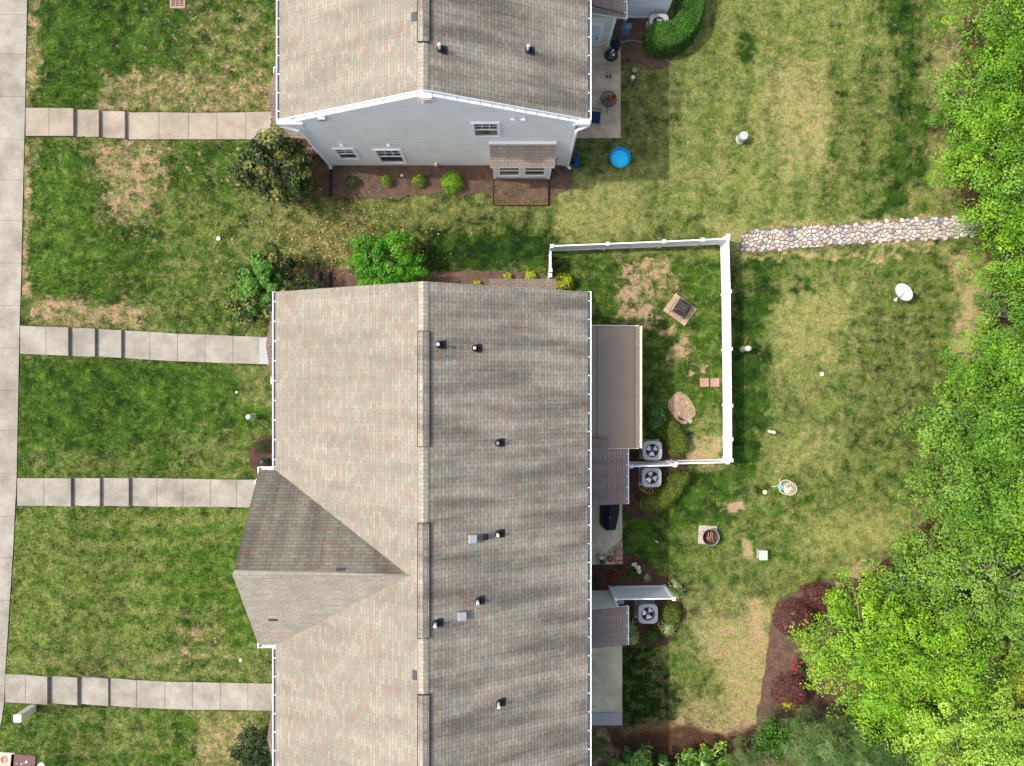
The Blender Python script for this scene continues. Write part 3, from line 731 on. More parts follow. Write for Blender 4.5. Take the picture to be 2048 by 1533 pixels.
def crown(name, base, ctr, rad, pal, nclump, nleaf, ln, wd, parent, material=None, clr=.32, flat=.55, seed=0, droop=0., shell=.55, spiky=0.):
    """leaf crown: clumps spread through an uneven ellipsoid, leaves round every clump"""
    rng = np.random.default_rng(seed + 100)
    u = rng.normal(0, 1, (nclump, 3)); u /= np.linalg.norm(u, axis=1, keepdims=True)
    flip = (u[:, 2] < 0) & (rng.uniform(0, 1, nclump) < .55); u[flip, 2] *= -1
    az = np.arctan2(u[:, 1], u[:, 0])
    lob = 1 + .16 * np.sin(az * 3 + seed) + .11 * np.sin(az * 5 + seed * 2.3) + .08 * np.sin(az * 9 + seed * 1.7)
    rr = (shell + (1 - shell) * rng.uniform(0, 1, nclump) ** .5) * lob * rng.uniform(.88, 1.1, nclump)
    C = np.array(ctr) + u * rr[:, None] * np.array(rad)
    dn = u[:, 2] < 0; C[dn, 2] = ctr[2] + u[dn, 2] * rr[dn] * (ctr[2] - base[2]) * .85
    size = clr * rng.uniform(.6, 1.35, nclump)
    per = max(3, int(nleaf // nclump))
    idx = np.repeat(np.arange(nclump), per)
    o = rng.normal(0, 1, (len(idx), 3)); o /= np.linalg.norm(o, axis=1, keepdims=True)
    o *= rng.uniform(.3, 1, len(idx))[:, None] ** .45; o[:, 2] = np.abs(o[:, 2]) * np.where(rng.uniform(0, 1, len(idx)) < .8, 1, -1)
    # clumps stretched outwards along their twig
    out = u[idx]; st = np.sum(o * out, 1, keepdims=True)
    o = o + out * st * spiky
    o[:, 2] *= flat
    pos = C[idx] + o * size[idx][:, None]
    nrm = o * .5 + np.array([0, 0, .75]) + rng.normal(0, .38, o.shape) + out * .2
    cc = pick(pal, nclump, .12, rng)[idx] * .6 + pick(pal, len(idx), .22, rng) * .4
    return leaf_mesh(name, pos, nrm, cc, ln, wd, material or M_LEAF, parent, base, rng), C
def tree(name, px, py, Rpx, h, pal, label, cat='tree', group=None, leaf=(.12, .07), dens=1., seed=1, sparse=False, spiky=.5, clr=.34, asp=1., zfrac=.62, twigs=True, dark=False, material=None, clumps=None):
    cz = h * zfrac
    x, y, _ = P(px, py, cz); s = (CAMH - cz) / FPX; r = Rpx * s
    bx, by = x, y
    if group and 'wood' in group:
        q_ = 1.5 / math.hypot(x, y); bx, by = x * (1 + q_), y * (1 + q_)
    base = (bx, by, float(gz(x, y)))
    t = thing(name, base, label, cat, group)
    vr = h - cz
    ncl = clumps or int(19 * r * r * dens + 16)
    nl = int(ncl * (40 if dark else 92))
    cr, C = crown('crown', base, (x, y, cz), (r, r * asp, vr), PAL[pal], ncl, nl, leaf[0], leaf[1], t, material, clr=clr, seed=seed, spiky=spiky, shell=.35 if sparse else .5)
    # shaded inner foliage
    rng = np.random.default_rng(seed)
    tr = MB(); lean = rng.normal(0, .12, 2)
    top = Vector((x + lean[0], y + lean[1], cz + vr * .3))
    tr.tube([(bx, by, base[2] - .1), ((x + bx) / 2 + lean[0] * .3, (y + by) / 2 + lean[1] * .3, cz * .5), top], [.05 + .016 * h, .04 + .010 * h, .03], 7)
    sel = C[rng.choice(len(C), min(len(C), int(16 if twigs else 6)), replace=False)]
    for c in sel:
        q = Vector((x, y, cz * rng.uniform(.35, .8))); e = Vector(c); mid = q.lerp(e, .55) + Vector((0, 0, .12 * (e - q).length))
        tr.tube([q, mid, e], [.035 + .004 * h, .02, .006], 5)
    tr.build('trunk', M_BARK, t)
    if sparse or 'feathery' in name:
        tw = MB(); top = [c for c in C if c[2] > cz]
        for c in (top[::max(1, len(top) // (26 if sparse else 9))]):
            c = Vector(c); o_ = Vector((x, y, cz + vr * .2)); a_ = o_.lerp(c, .35); j_ = Vector(rng.normal(0, .12, 3))
            e = c + (c - o_) * .12 + Vector((0, 0, .22))
            tw.tube([a_, a_.lerp(e, .5) + j_, e], [.03, .02, .007], 5)
            for k_ in range(2):
                m_ = a_.lerp(e, .55 + .2 * k_) + j_ * .6; tw.tube([m_, m_ + Vector(rng.normal(0, .3, 3)) + Vector((0, 0, .12))], [.011, .004], 4)
        if tw.v: tw.build('branches', M_TWIG, t)
    return t
def hedge(name, poly, h, pal, label, cat='hedge', group=None, leaf=(.055, .035), dens=1400, seed=3, rr=.35, material=None, wob=.06, parent=None, part='foliage', stems=True):
    rng = np.random.default_rng(seed)
    ax = [p[0] for p in poly]; ay = [p[1] for p in poly]; cx, cy = float(np.mean(ax)), float(np.mean(ay))
    base = (cx, cy, float(gz(cx)))
    t = thing(name, base, label, cat, group) if parent is None else parent
    A = (max(ax) - min(ax)) * (max(ay) - min(ay)); n = int(A * dens)
    x = rng.uniform(min(ax), max(ax), n); y = rng.uniform(min(ay), max(ay), n)
    k = in_poly(x, y, poly); x, y = x[k], y[k]; d = poly_dist(x, y, poly)
    e = np.clip(d / rr, 0, 1); prof = np.sqrt(1 - (1 - e) ** 2) * .92 + .08
    top = h * prof + (fbm(x, y, .35, seed, 3) - .5) * wob * 2
    z = top - rng.uniform(0, 1, len(x)) ** 2 * (.12 + (1 - e) * h * .8)
    z = np.maximum(z, .03) + base[2]
    # outward normal near the edge
    g_ = .01; dx = (poly_dist(x + g_, y, poly) - d) / g_; dy = (poly_dist(x, y + g_, poly) - d) / g_
    nrm = np.stack([-dx * (1 - e) * 1.2, -dy * (1 - e) * 1.2, .45 + e], -1) + rng.normal(0, .42, (len(x), 3))
    c = pick(PAL[pal], len(x), .2, rng) * (.75 + .5 * vnoise(x, y, .28, seed))[:, None]
    leaf_mesh(part, np.stack([x, y, z], -1), nrm, c, leaf[0], leaf[1], material or M_LEAF, t, base, rng)
    if stems:
        mb = MB()
        for i in range(max(4, int(A * 3))):
            j = rng.integers(len(x)); 
            if d[j] < .08: continue
            q = (x[j], y[j]); mb.tube([(q[0], q[1], base[2]), (q[0] + rng.normal(0, .04), q[1] + rng.normal(0, .04), base[2] + h * .5), (q[0] + rng.normal(0, .08), q[1] + rng.normal(0, .08), base[2] + h * .85 * prof[j])], [.018, .012, .005], 5)
        if mb.v: mb.build('stems', M_BARK, t)
    return t
def circ(cx, cy, r, r2=None, n=20, wob=0., seed=0):
    rng = random.Random(seed)
    return [(cx + r * (1 + rng.uniform(-wob, wob)) * math.cos(2 * math.pi * i / n), cy + (r2 or r) * (1 + rng.uniform(-wob, wob)) * math.sin(2 * math.pi * i / n)) for i in range(n)]
# ------------------------------------------------------------------ buildings
EZ, RZ, RX = 5.6, 8.5, -2.95
def left_z(x, e0): return EZ + (x - e0) * (RZ - EZ) / (RX - e0)
def right_z(x, e1): return EZ + (e1 - x) * (RZ - EZ) / (e1 - RX)
def on_slope(px, py, e1=2.82, left=False, e0=-8.78):
    z = 7.
    for _ in range(12):
        x, y, _z = P(px, py, z); z = left_z(x, e0) if left else right_z(x, e1)
    return Vector((x, y, z))
def plane_face(mb, pts, along):
    """roof face with metric uv: u along the eave, v up the slope"""
    p = [Vector(q) for q in pts]; n = (p[1] - p[0]).cross(p[2] - p[0]).normalized()
    u = Vector(along).normalized(); v = n.cross(u)
    o = Vector((0, 0, EZ))
    mb.face(p, [((q - o).dot(u), (q - o).dot(v)) for q in p])
def roof_plane(name, pts, along, m_, parent, t=.14):
    mb = MB(); plane_face(mb, pts, along); mb.cur = 1
    mb.slab([(p[0], p[1], p[2] - .004) for p in pts], t)
    return mb.build(name, [m_, M_TRIM], parent)
def gutter(parent, a, b, out, w=.125, bracket=.68, inner=None):
    """open trough from a to b, out = outward unit vector"""
    a, b, o = Vector(a), Vector(b), Vector(out); L = (b - a).length; d = (b - a).normalized()
    mb = MB(); ang = math.atan2(d.y, d.x); mid = (a + b) / 2
    mb.box(mid + o * (w - .014) + Vector((0, 0, -.055)), (L, .028, .12), ang)
    mb.box(mid + o * .004 + Vector((0, 0, -.075)), (L, .008, .08), ang)
    for e in (a, b): mb.box(e + o * (w / 2) + Vector((0, 0, -.055)) , (.012, w - .002, .116), ang)
    mb.cur = 1; mb.box(mid + o * (w / 2 - .004) + Vector((0, 0, -.105)), (L - .014, w - .04, .01), ang)
    g = mb.build('gutter', [M_TRIM, inner or M_GUTIN], parent)
    n = int(L / bracket)
    for i in range(n):
        c = a + d * (L * (i + .5) / n) + o * (w / 2)
        MB().box(c + Vector((0, 0, .002)), (.03, w, .012), ang).build('gutter_bracket', M_TRIM, g)
    return g
def ridge_vent(parent, y0, y1):
    mb = MB(); w = .185; x = RX - .0; sl = (RZ - EZ) / (5.8)
    for sgn in (-1, 1):
        pts = [(x, y0, RZ + .085), (x + sgn * w, y0, RZ + .085 - w * sl), (x + sgn * w, y1, RZ + .085 - w * sl), (x, y1, RZ + .085)]
        if sgn < 0: pts = pts[::-1]
        plane_face(mb, pts, (0, 1, 0) if sgn > 0 else (0, -1, 0))
    v = mb.build('ridge_vent', M_SH if False else M_SHE, parent)
    s = MB()
    for sgn in (-1, 1):
        s.box((x + sgn * (w + .012), (y0 + y1) / 2, RZ + .05 - w * sl), (.026, y1 - y0, .055))
    s.box((x, y0 - .01, RZ + .03), (2 * w, .02, .06)); s.box((x, y1 + .01, RZ + .03), (2 * w, .02, .06))
    s.build('vent_edge', M_BLACK, v)
def ridge_cap(parent, y0, y1):
    mb = MB(); w = .16; sl = .5
    for sgn in (-1, 1):
        pts = [(RX, y0, RZ + .022), (RX + sgn * w, y0, RZ + .022 - w * sl), (RX + sgn * w, y1, RZ + .022 - w * sl), (RX, y1, RZ + .022)]
        if sgn < 0: pts = pts[::-1]
        i = len(mb.v); mb.face(pts, [(p[0] * 1.2, p[1] * 1.0) for p in pts])
    mb.build('ridge_cap', M_SHC, parent)
def vent_pipe(parent, px, py, h=.32, white=True, hs=1.):
    p = on_slope(px, py); tilt = Matrix.Rotation(math.atan(.5), 3, 'Y')
    mb = MB(); mb.box(p + Vector((.15 * hs, 0, -.068 * hs)), (.2 * hs, .30 * hs, .012), ry=math.atan(.5))
    mb.lathe(p, [(.13 * hs, -.0), (.12 * hs, .03), (.075, .07), (.06, .14)], 18, M=tilt)
    f = mb.build('vent_flashing', M_RUB, parent)
    t = MB(); t.tube([p + Vector((0, 0, -.02)), p + Vector((0, 0, h))], .05, 14)
    t.cur = 1; t.tube([p + Vector((0, 0, h - .01)), p + Vector((0, 0, h + .003))], .026, 12)
    t.build('vent_pipe', [M_PVC if white else M_GALV, M_BLACK], parent)
def exhaust_hood(parent, px, py, s=.30, m_=None):
    p = on_slope(px, py)
    mb = MB(); mb.box(p + Vector((-.02, 0, .0)), (s + .12, s + .1, .015), ry=math.atan(.5))
    mb.cur = 1; mb.box(p + Vector((0, 0, .13)), (s, s, .12), ry=.25, bev=.02)
    mb.cur = 0; mb.box(p + Vector((0, 0, .06)), (s * .8, s * .8, .1), ry=.3)
    mb.build('roof_exhaust_hood', [M_BLACK, m_ or M_GALV], parent)
def flashing_patch(parent, p, sx, sy, ry, rx=0):
    MB().box(Vector(p) + Vector((0, 0, .02)), (sx, sy, .02), ry=ry, rx=rx).build('roof_patch', M_DGREY, parent)
def window(parent, x, y, z0, z1, w, cols=3, rows=2, facing=-1):
    zc = (z0 + z1) / 2; h = z1 - z0; f = facing
    mb = MB(); t = .09
    mb.box((x, y + f * .03, z1 + t / 2), (w + 2 * t + .03, .07, t)); mb.box((x, y + f * .03, z0 - t / 2), (w + 2 * t + .03, .07, t))
    for s in (-1, 1): mb.box((x + s * (w / 2 + t / 2 + .02), y + f * .028, zc), (t + .04, .06, h))
    mb.box((x, y + f * .02, zc), (w, .045, .05))
    wo = mb.build('window', M_TRIM, parent)
    g = MB().box((x, y + f * .004, zc), (w, .02, h)).build('pane', M_GLASS, wo)
    b = MB()
    for i in range(1, cols): b.box((x - w / 2 + w * i / cols, y + f * .018, zc + h / 4), (.022, .014, h / 2 - .03))
    for i in range(1, rows): b.box((x, y + f * .0195, zc + h / 2 * i / rows), (w, .014, .022))
    if b.v: b.build('glazing_bars', M_TRIM, wo)
    return wo
def body(parent, x0, x1, y0, y1, e0, e1, m_):
    mb = MB(); d = .15
    sec = [(x0, 0.05), (x1, 0.05), (x1, right_z(x1, e1) - d), (RX, RZ - d), (x0, left_z(x0, e0) - d)]
    n = 5; vs = [(a, y0, b) for a, b in sec] + [(a, y1, b) for a, b in sec]
    mb.add(vs, [tuple(range(n)), tuple(range(2 * n - 1, n - 1, -1))] + [(i, n + i, n + (i + 1) % n, (i + 1) % n) for i in range(n)])
    mb.build('wall', m_, parent)
    MB().prism([(x0 + .015, y0 + .015), (x1 - .015, y0 + .015), (x1 - .015, y1 - .015), (x0 + .015, y1 - .015)], -.2, .12).build('foundation', M_CONCG, parent)
def downspout(parent, pts, w=.075):
    mb = MB()
    mb.tube(pts, w * .62, 4, smooth=False)
    mb.build('downspout', M_TRIM, parent)
def porch_roof(parent, yc, half, xf, xb=-8.3, ze=2.75, zr=3.55, gut=None):
    h = half
    A = [(xf, yc - h, ze), (xb, yc - h, ze), (xb, yc, zr), (xf, yc, zr)]
    B = [(xf, yc, zr), (xb, yc, zr), (xb, yc + h, ze), (xf, yc + h, ze)]
    mb = MB(); plane_face(mb, A, (1, 0, 0)); plane_face(mb, B, (-1, 0, 0)); mb.cur = 1
    mb.slab([(p[0], p[1], p[2] - .004) for p in A], .12); mb.slab([(p[0], p[1], p[2] - .004) for p in B], .12)
    pr = mb.build('porch_roof', [M_SHP, M_TRIM], parent)
    for s in (-1, 1):
        MB().box((xf + .2, yc + s * (h - .18), ze / 2), (.14, .14, ze - .1)).build('porch_post', M_WHITE, parent)
    if gut:
        g = MB(); y = yc + gut * (h + .04); 
        g.box(((xf + xb) / 2, y + gut * .03, ze - .05), (xb - xf, .022, .1)); g.box((xf + .005, y, ze - .05), (.02, .07, .1))
        g.cur = 1; g.box(((xf + xb) / 2, y, ze - .09), (xb - xf - .02, .05, .01)); g.build('porch_gutter', [M_TRIM, M_GUTIN], pr)
        g = MB(); g.box((xf - .02, yc + gut * (h - .28), ze + .02), (.03, .62, .07)).build('rake_return', M_TRIM, pr)

# --- centre building
E0, E1 = -8.78, 2.82
YB, YT = -19.5, 3.39
tb = thing('townhouse', (-3, -8, 0), 'long middle townhouse block with a broad brown shingle roof and front cross gable', 'townhouse')
body(tb, -8.05, 2.4, YB + .2, 3.2, E0, E1, M_SIDC)
roof_plane('roof', [(E0, YB, EZ), (RX, YB, RZ), (RX, YT, RZ), (E0, YT, EZ)], (0, -1, 0), M_SH, tb)
roof_plane('roof', [(RX, YB, RZ), (E1, YB, EZ), (E1, YT, EZ), (RX, YT, RZ)], (0, 1, 0), M_SHE, tb)
ridge_cap(tb, YB, YT)
for a, b in ((663, 893), (1047, 1276), (1390, 1640)):
    ridge_vent(tb, P(0, b, RZ)[1], P(0, a, RZ)[1])
for px, py, h, w in ((878, 690, .42, True), (950, 697, .3, True), (996, 886, .28, False), (996, 1068, .34, True), (956, 1202, .34, True), (872, 1247, .36, True), (998, 1406, .4, True)):
    vent_pipe(tb, px, py, h, w)
exhaust_hood(tb, 946, 1077); exhaust_hood(tb, 925, 1231); exhaust_hood(tb, 971, 1073, .2, M_BLACK)
# cross gable
XF, YN, YS, YR, ZR = -9.4, -3.23, -9.72, -6.475, 8.23
XBk = E0 + (ZR - EZ) / ((RZ - EZ) / (RX - E0))
lift = .012
N_ = [(XF, YR, ZR), (XBk, YR, ZR), (E0, YN, EZ), (XF, YN, EZ)]
S_ = [(XF, YS, EZ), (E0, YS, EZ), (XBk, YR, ZR), (XF, YR, ZR)]
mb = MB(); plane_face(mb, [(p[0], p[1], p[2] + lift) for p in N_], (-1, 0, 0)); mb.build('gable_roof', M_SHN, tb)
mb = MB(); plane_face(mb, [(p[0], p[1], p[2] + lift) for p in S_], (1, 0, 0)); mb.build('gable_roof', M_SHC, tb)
mb = MB(); q = .16
for sgn in (1, -1):
    pts = [(XF, YR, ZR + .05), (XF, YR + sgn * q, ZR + .05 - q * .81), (XBk + .1, YR + sgn * q * .3, ZR + .05 - q * .81), (XBk + .1, YR, ZR + .05)]
    if sgn > 0: pts = pts[::-1]
    mb.face(pts, [(p[0], p[1]) for p in pts])
mb.build('ridge_cap', M_SHC, tb)
mb = MB()
for a, b in (((XF, YR, ZR), (XF, YN, EZ)), ((XF, YS, EZ), (XF, YR, ZR))):
    a, b = Vector(a), Vector(b)
    mb.add([a, b, b + Vector((0, 0, -.18)), a + Vector((0, 0, -.18)), a + Vector((.04, 0, .008)), b + Vector((.04, 0, .008)), b + Vector((.04, 0, -.18)), a + Vector((.04, 0, -.18))],
           [(0, 1, 2, 3), (7, 6, 5, 4), (0, 4, 5, 1), (3, 2, 6, 7), (0, 3, 7, 4), (1, 5, 6, 2)])
mb.build('rake_board', M_TRIM, tb)
mb = MB(); mb.add([(XF + .1, YN - .3, 0), (XF + .1, YS + .3, 0), (XF + .1, YS + .3, EZ + .1), (XF + .1, YR, ZR - .2), (XF + .1, YN - .3, EZ + .1), (-8, YN - .3, 0), (-8, YS + .3, 0), (-8, YS + .3, EZ + .1), (-8, YR, ZR - .2), (-8, YN - .3, EZ + .1)],
   [(4, 3, 2, 1, 0), (0, 1, 6, 5), (1, 2, 7, 6), (0, 5, 9, 4)]); mb.build('gable_wall', M_BRICK, tb)
# gutters
gutter(tb, (E0, YN + .02, EZ - .02), (E0, YT, EZ - .02), (-1, 0, 0))
gutter(tb, (E0, YB, EZ - .02), (E0, YS - .15, EZ - .02), (-1, 0, 0))
gutter(tb, (E1, YB, EZ - .02), (E1, YT + .01, EZ - .02), (1, 0, 0), .13)
gutter(tb, (XF, YN, EZ - .02), (E0 + .02, YN, EZ - .02), (0, 1, 0), .12, .3, M_TRIM)
gutter(tb, (XF, YS, EZ - .02), (E0 + .02, YS, EZ - .02), (0, -1, 0), .12, .3, M_TRIM)
MB().box((XF - .02, YN - .18, EZ - .01), (.03, .6, .08)).build('rake_return', M_TRIM, tb); MB().box((XF - .02, YS + .18, EZ - .01), (.03, .6, .08)).build('rake_return', M_TRIM, tb)
for i, (a, b) in enumerate(((682, 1139), (546, 1240))):
    z = 7.9 if i == 0 else 6.6
    for _ in range(10):
        x, y, _z = P(a, b, z); z = ZR - abs(y - YR) * (ZR - EZ) / (YN - YR)
    flashing_patch(tb, (x, y, z), .32, .12, 0, (-1 if y > YR else 1) * math.atan(.81))
p = on_slope(829, 1350, left=True); flashing_patch(tb, p, .16, .32, -math.atan(.497))
porch_roof(tb, 1.5, 1.5, -9.8, gut=-1)
porch_roof(tb, -14.15, 1.45, -9.75, gut=1)
porch_roof(tb, -5.4, 1.42, -10.45, xb=-9.25, gut=1)
# bay at the upper end
roof_plane('bay_roof', [(-.95, 4.28, 2.5), (1.81, 4.28, 2.5), (1.81, 3.25, 3.1), (-.95, 3.25, 3.1)], (1, 0, 0), M_SHP, tb, .1)
MB().box((.43, 3.6, 1.2), (2.5, .95, 2.5)).build('bay_wall', M_SIDC, tb)
# sunroom and closets on the garden side
mb = MB(); mb.slab([(2.35, -2.66, 3.0), (5.2, -2.66, 2.62), (5.2, 2.33, 2.62), (2.35, 2.33, 3.0)], .1)
sr = mb.build('sunroom_roof', M_ROOFMEM, tb)
MB().box((3.47, -.16, 2.862), (.012, 4.96, .012), ry=math.atan(.133)).build('roof_seam', M_BLACK, sr)
mb = MB(); mb.box((5.09, -.16, 2.645), (.2, 4.97, .012), ry=math.atan(.133)); mb.build('drip_apron', mat('apron_tan', alb(158, 146, 128)), sr)
mb = MB(); mb.box((3.78, 2.345, 2.80), (2.86, .04, .12), ry=math.atan(.133)); mb.box((3.78, -2.675, 2.80), (2.86, .03, .12), ry=math.atan(.133)); mb.build('rake_board', M_CREAMT, sr)
g = MB(); g.box((5.32, -.16, 2.58), (.03, 5.05, .1)); g.box((5.26, -.16, 2.52), (.1, 5.0, .02)); g = g.build('gutter', M_CREAMT, sr)
for i in range(9): MB().box((5.262, 2.1 - i * .56, 2.625), (.11, .035, .012)).build('gutter_bracket', M_CREAMT, g)
MB().box((3.6, -.16, 1.28), (2.6, 4.7, 2.5)).build('sunroom_wall', M_CREAMT, tb)
def closet(y0, y1, dy0=0):
    rf = roof_plane('closet_roof', [(2.4, y0, 3.36), (4.66, y0, 2.68), (4.66, y1, 2.68), (2.4, y1, 3.36)], (0, 1, 0), M_SHD, tb, .1)
    g = gutter(tb, (4.67, y0, 2.66), (4.67, y1 - dy0, 2.66), (1, 0, 0), .12, .45, M_SLATEG)
    MB().box((3.35, (y0 + y1) / 2, 1.33), (1.9, y1 - y0 - .1, 2.62)).build('closet_wall', M_SIDC, tb)
M_SHD = shingle_mat('shingles_closet', [(0, alb(142, 128, 120, 1.1)), (.5, alb(156, 140, 128, 1.1)), (1, alb(164, 136, 124, 1.1))], .2, 1.)
M_SLATEG = mat('gutter_slate', alb(150, 160, 168), .6)
closet(-4.95, -2.68); closet(-10.72, -9.15)
mb = MB(); plane_face(mb, [(2.4, -2.68, 3.362), (3.9, -2.68, 2.912), (3.9, -2.25, 2.912), (2.4, -2.25, 3.362)], (0, 1, 0)); mb.cur = 1
mb.slab([(2.4, -2.68, 3.355), (3.9, -2.68, 2.905), (3.9, -2.25, 2.905), (2.4, -2.25, 3.355)], .2); mb.build('closet_roof', [M_SHD, M_BLACK], tb)
MB().box((4.33, -9.2, 1.35), (.1, .12, 2.6)).build('corner_trim', M_WHITE, tb)
mb = MB(); mb.box((4.62, -9.35, 1.1), (.32, .2, .45)); mb.build('meter_box', M_GALV, tb)
for z, y, w in ((1.0, -.2, 1.8), (1.0, -6.5, 1.8), (1.0, -13, 1.8)):
    MB().box((2.43, y, 1.05), (.05, w, 2.05)).build('patio_door', M_GLASS, tb)

# --- upper building
E0b = -8.64; Y0, Y1 = 9.80, 27.
tc = thing('townhouse', (-3, 18, 0), 'white sided townhouse at the top of the view showing its gable wall with windows', 'townhouse')
body(tc, -8.02, 2.4, 9.66, 26.8, E0b, E1, M_SIDW)
roof_plane('roof', [(E0b, Y0, EZ), (RX, Y0, RZ), (RX, Y1, RZ), (E0b, Y1, EZ)], (0, -1, 0), M_SH, tc)
roof_plane('roof', [(RX, Y0, RZ), (E1, Y0, EZ), (E1, Y1, EZ), (RX, Y1, RZ)], (0, 1, 0), M_SHE, tc)
ridge_cap(tc, Y0, Y1)
ridge_vent(tc, P(0, 84, RZ)[1], Y1 - .5)
vent_pipe(tc, 880, 99, .4); vent_pipe(tc, 1056, 101, .4)
p = on_slope(828, 34, left=True, e0=E0b); flashing_patch(tc, p, .2, .3, -math.atan(.5))
gutter(tc, (E0b, Y0 - .05, EZ - .02), (E0b, Y1, EZ - .02), (-1, 0, 0))
gutter(tc, (E1, Y0 - .05, EZ - .02), (E1, Y1, EZ - .02), (1, 0, 0), .13)
# rake trim, cornice returns
mb = MB()
for a, b in (((E0b, Y0 - .015, EZ - .06), (RX, Y0 - .015, RZ - .06)), ((RX, Y0 - .015, RZ - .06), (E1, Y0 - .015, EZ - .06))):
    a, b = Vector(a), Vector(b); mid = (a + b) / 2; L = (b - a).length; an = math.atan2(b.z - a.z, b.x - a.x)
    mb.box(mid, (L, .02, .10), ry=-an)
mb.build('rake_board', M_TRIM, tc)
MB().box((-8.25, 9.70, 5.52), (.95, .2, .22)).build('cornice_return', M_TRIM, tc); MB().box((2.62, 9.70, 5.52), (.55, .2, .22)).build('cornice_return', M_TRIM, tc)
downspout(tc, [(-8.74, 9.72, 5.5), (-8.68, 9.66, 5.3), (-8.08, 9.58, 5.05), (-8.02, 9.57, 4.8), (-8.02, 9.57, .25), (-8.02, 9.5, .14)], .11)
downspout(tc, [(2.9, 9.72, 5.5), (2.88, 9.66, 5.36), (2.52, 9.58, 5.2), (2.44, 9.57, 5.0), (2.44, 9.57, .2), (2.6, 9.5, .12)], .11)
MB().box((-7.93, 9.645, 2.7), (.14, .05, 5.3)).build('corner_trim', M_TRIM, tc); MB().box((2.31, 9.645, 2.75), (.14, .05, 5.35)).build('corner_trim', M_TRIM, tc)
window(tc, -6.95, 9.66, 1.2, 2.5, .68, 2, 2); window(tc, -5.17, 9.66, .62, 2.36, .95, 3, 2); window(tc, -.99, 9.66, 4.2, 5.62, .85, 3, 2)
mb = MB(); mb.box((-2.9, 9.62, 8.02), (.42, .08, .56), bev=.01); lv = mb.build('gable_louvre', M_TRIM, tc)
mb = MB()
for i in range(6): mb.box((-2.9, 9.575, 7.84 + i * .075), (.3, .05, .03), rx=.6)
mb.build('louvre_slats', M_VENTOR, lv)
for x, z in ((-6.9, 3.05), (-5.0, 3.05)):
    mb = MB(); mb.box((x, 9.6, z), (.12, .12, .12)); mb.build('wall_light', M_TRIM, tc)
for x, z in ((.02, 6.15), (.4, 6.15)):
    MB().box((x, 9.6, z), (.17, .1, .12), bev=.02).build('dryer_vent', M_TRIM, tc)
MB().box((-6.9, 9.6, 6.2), (.3, .14, .2), bev=.02).build('exhaust_vent', M_GALV, tc)
MB().box((-3.35, 9.61, .32), (.08, .12, .22)).build('hose_bib', M_TRIM, tc)
# bay
mb = MB(); mb.box((.43, 9.37, 1.2), (2.42, .62, 2.5)); bw = mb.build('bay_wall', M_SIDW, tc)
roof_plane('bay_roof', [(-.9, 8.86, 2.55), (1.76, 8.86, 2.55), (1.76, 9.66, 3.3), (-.9, 9.66, 3.3)], (1, 0, 0), M_SHP2 if 'M_SHP2' in globals() else shingle_mat('shingles_bay', [(0, alb(176, 162, 146)), (1, alb(190, 176, 158))], .15), tc, .1)
mb = MB(); mb.box((.43, 9.6, 3.38), (2.72, .1, .16)); mb.build('bay_flashing', M_TRIM, tc)
window(tc, -.12, 9.06, .75, 2.15, .8, 1, 1); window(tc, .97, 9.06, .75, 2.15, .8, 1, 1)
MB().box((-.74, 9.045, 1.2), (.14, .05, 2.4)).build('corner_trim', M_TRIM, tc); MB().box((1.6, 9.045, 1.2), (.14, .05, 2.4)).build('corner_trim', M_TRIM, tc)
porch_roof(tc, 11.45, 1.4, -9.7, xb=-8.0, gut=1)
MB().prism([(-9.6, 10.05), (-8.0, 10.05), (-8.0, 12.8), (-9.6, 12.8)], -.1, .3).build('porch_floor', M_BRICK, tc)
mb = MB(); mb.box((-8.75, 10.15, 2.62), (1.5, .14, .2)); mb.box((-8.75, 10.13, .95), (1.5, .06, .08)); mb.build('porch_rail', M_WHITE, tc)
for i in range(9): MB().box((-9.35 + i * .15, 10.13, .62), (.03, .03, .62)).build('baluster', M_WHITE, tc)
# rear closet
roof_plane('closet_roof', [(2.4, 14.95, 3.36), (4.6, 14.95, 2.68), (4.6, 19, 2.68), (2.4, 19, 3.36)], (0, 1, 0), M_SHD, tc, .1)
gutter(tc, (4.61, 14.95, 2.66), (4.61, 19, 2.66), (1, 0, 0), .12, .45, M_SLATEG)
MB().box((3.33, 16.97, 1.33), (1.9, 4.0, 2.62)).build('closet_wall', M_SIDC, tc)
mb = MB(); mb.box((4.22, 14.945, 1.33), (.13, .05, 2.62)); mb.build('corner_trim', M_TRIM, tc)
mb = MB(); mb.box((3.25, 14.95, 1.1), (1.15, .04, 2.12)); dr = mb.build('closet_door', M_TRIM, tc)
mb = MB(); mb.box((3.25, 14.92, 1.08), (.98, .03, 1.98)); mb.build('door_leaf', mat('door_pale_blue', (.62, .70, .74), .4), dr)
mb = MB(); mb.lathe((3.66, 14.86, 1.0), [(0, .05), (.035, .03), (.035, -.02), (0, -.04)], 10); mb.build('door_knob', M_DGREY, dr)
mb = MB(); mb.box((4.9, 15.1, 1.3), (.3, .22, .7)); mb.box((4.7, 15.02, 1.9), (.12, .1, .9)); mb.build('meter_box', M_SLATE, tc)
mb = MB(); mb.tube([(2.5, 15.6, 3.36), (3.4, 15.2, 3.1), (4.5, 15.1, 2.8), (4.75, 15.05, 2.1)], .015, 5); mb.build('cable', M_BLACK, tc)

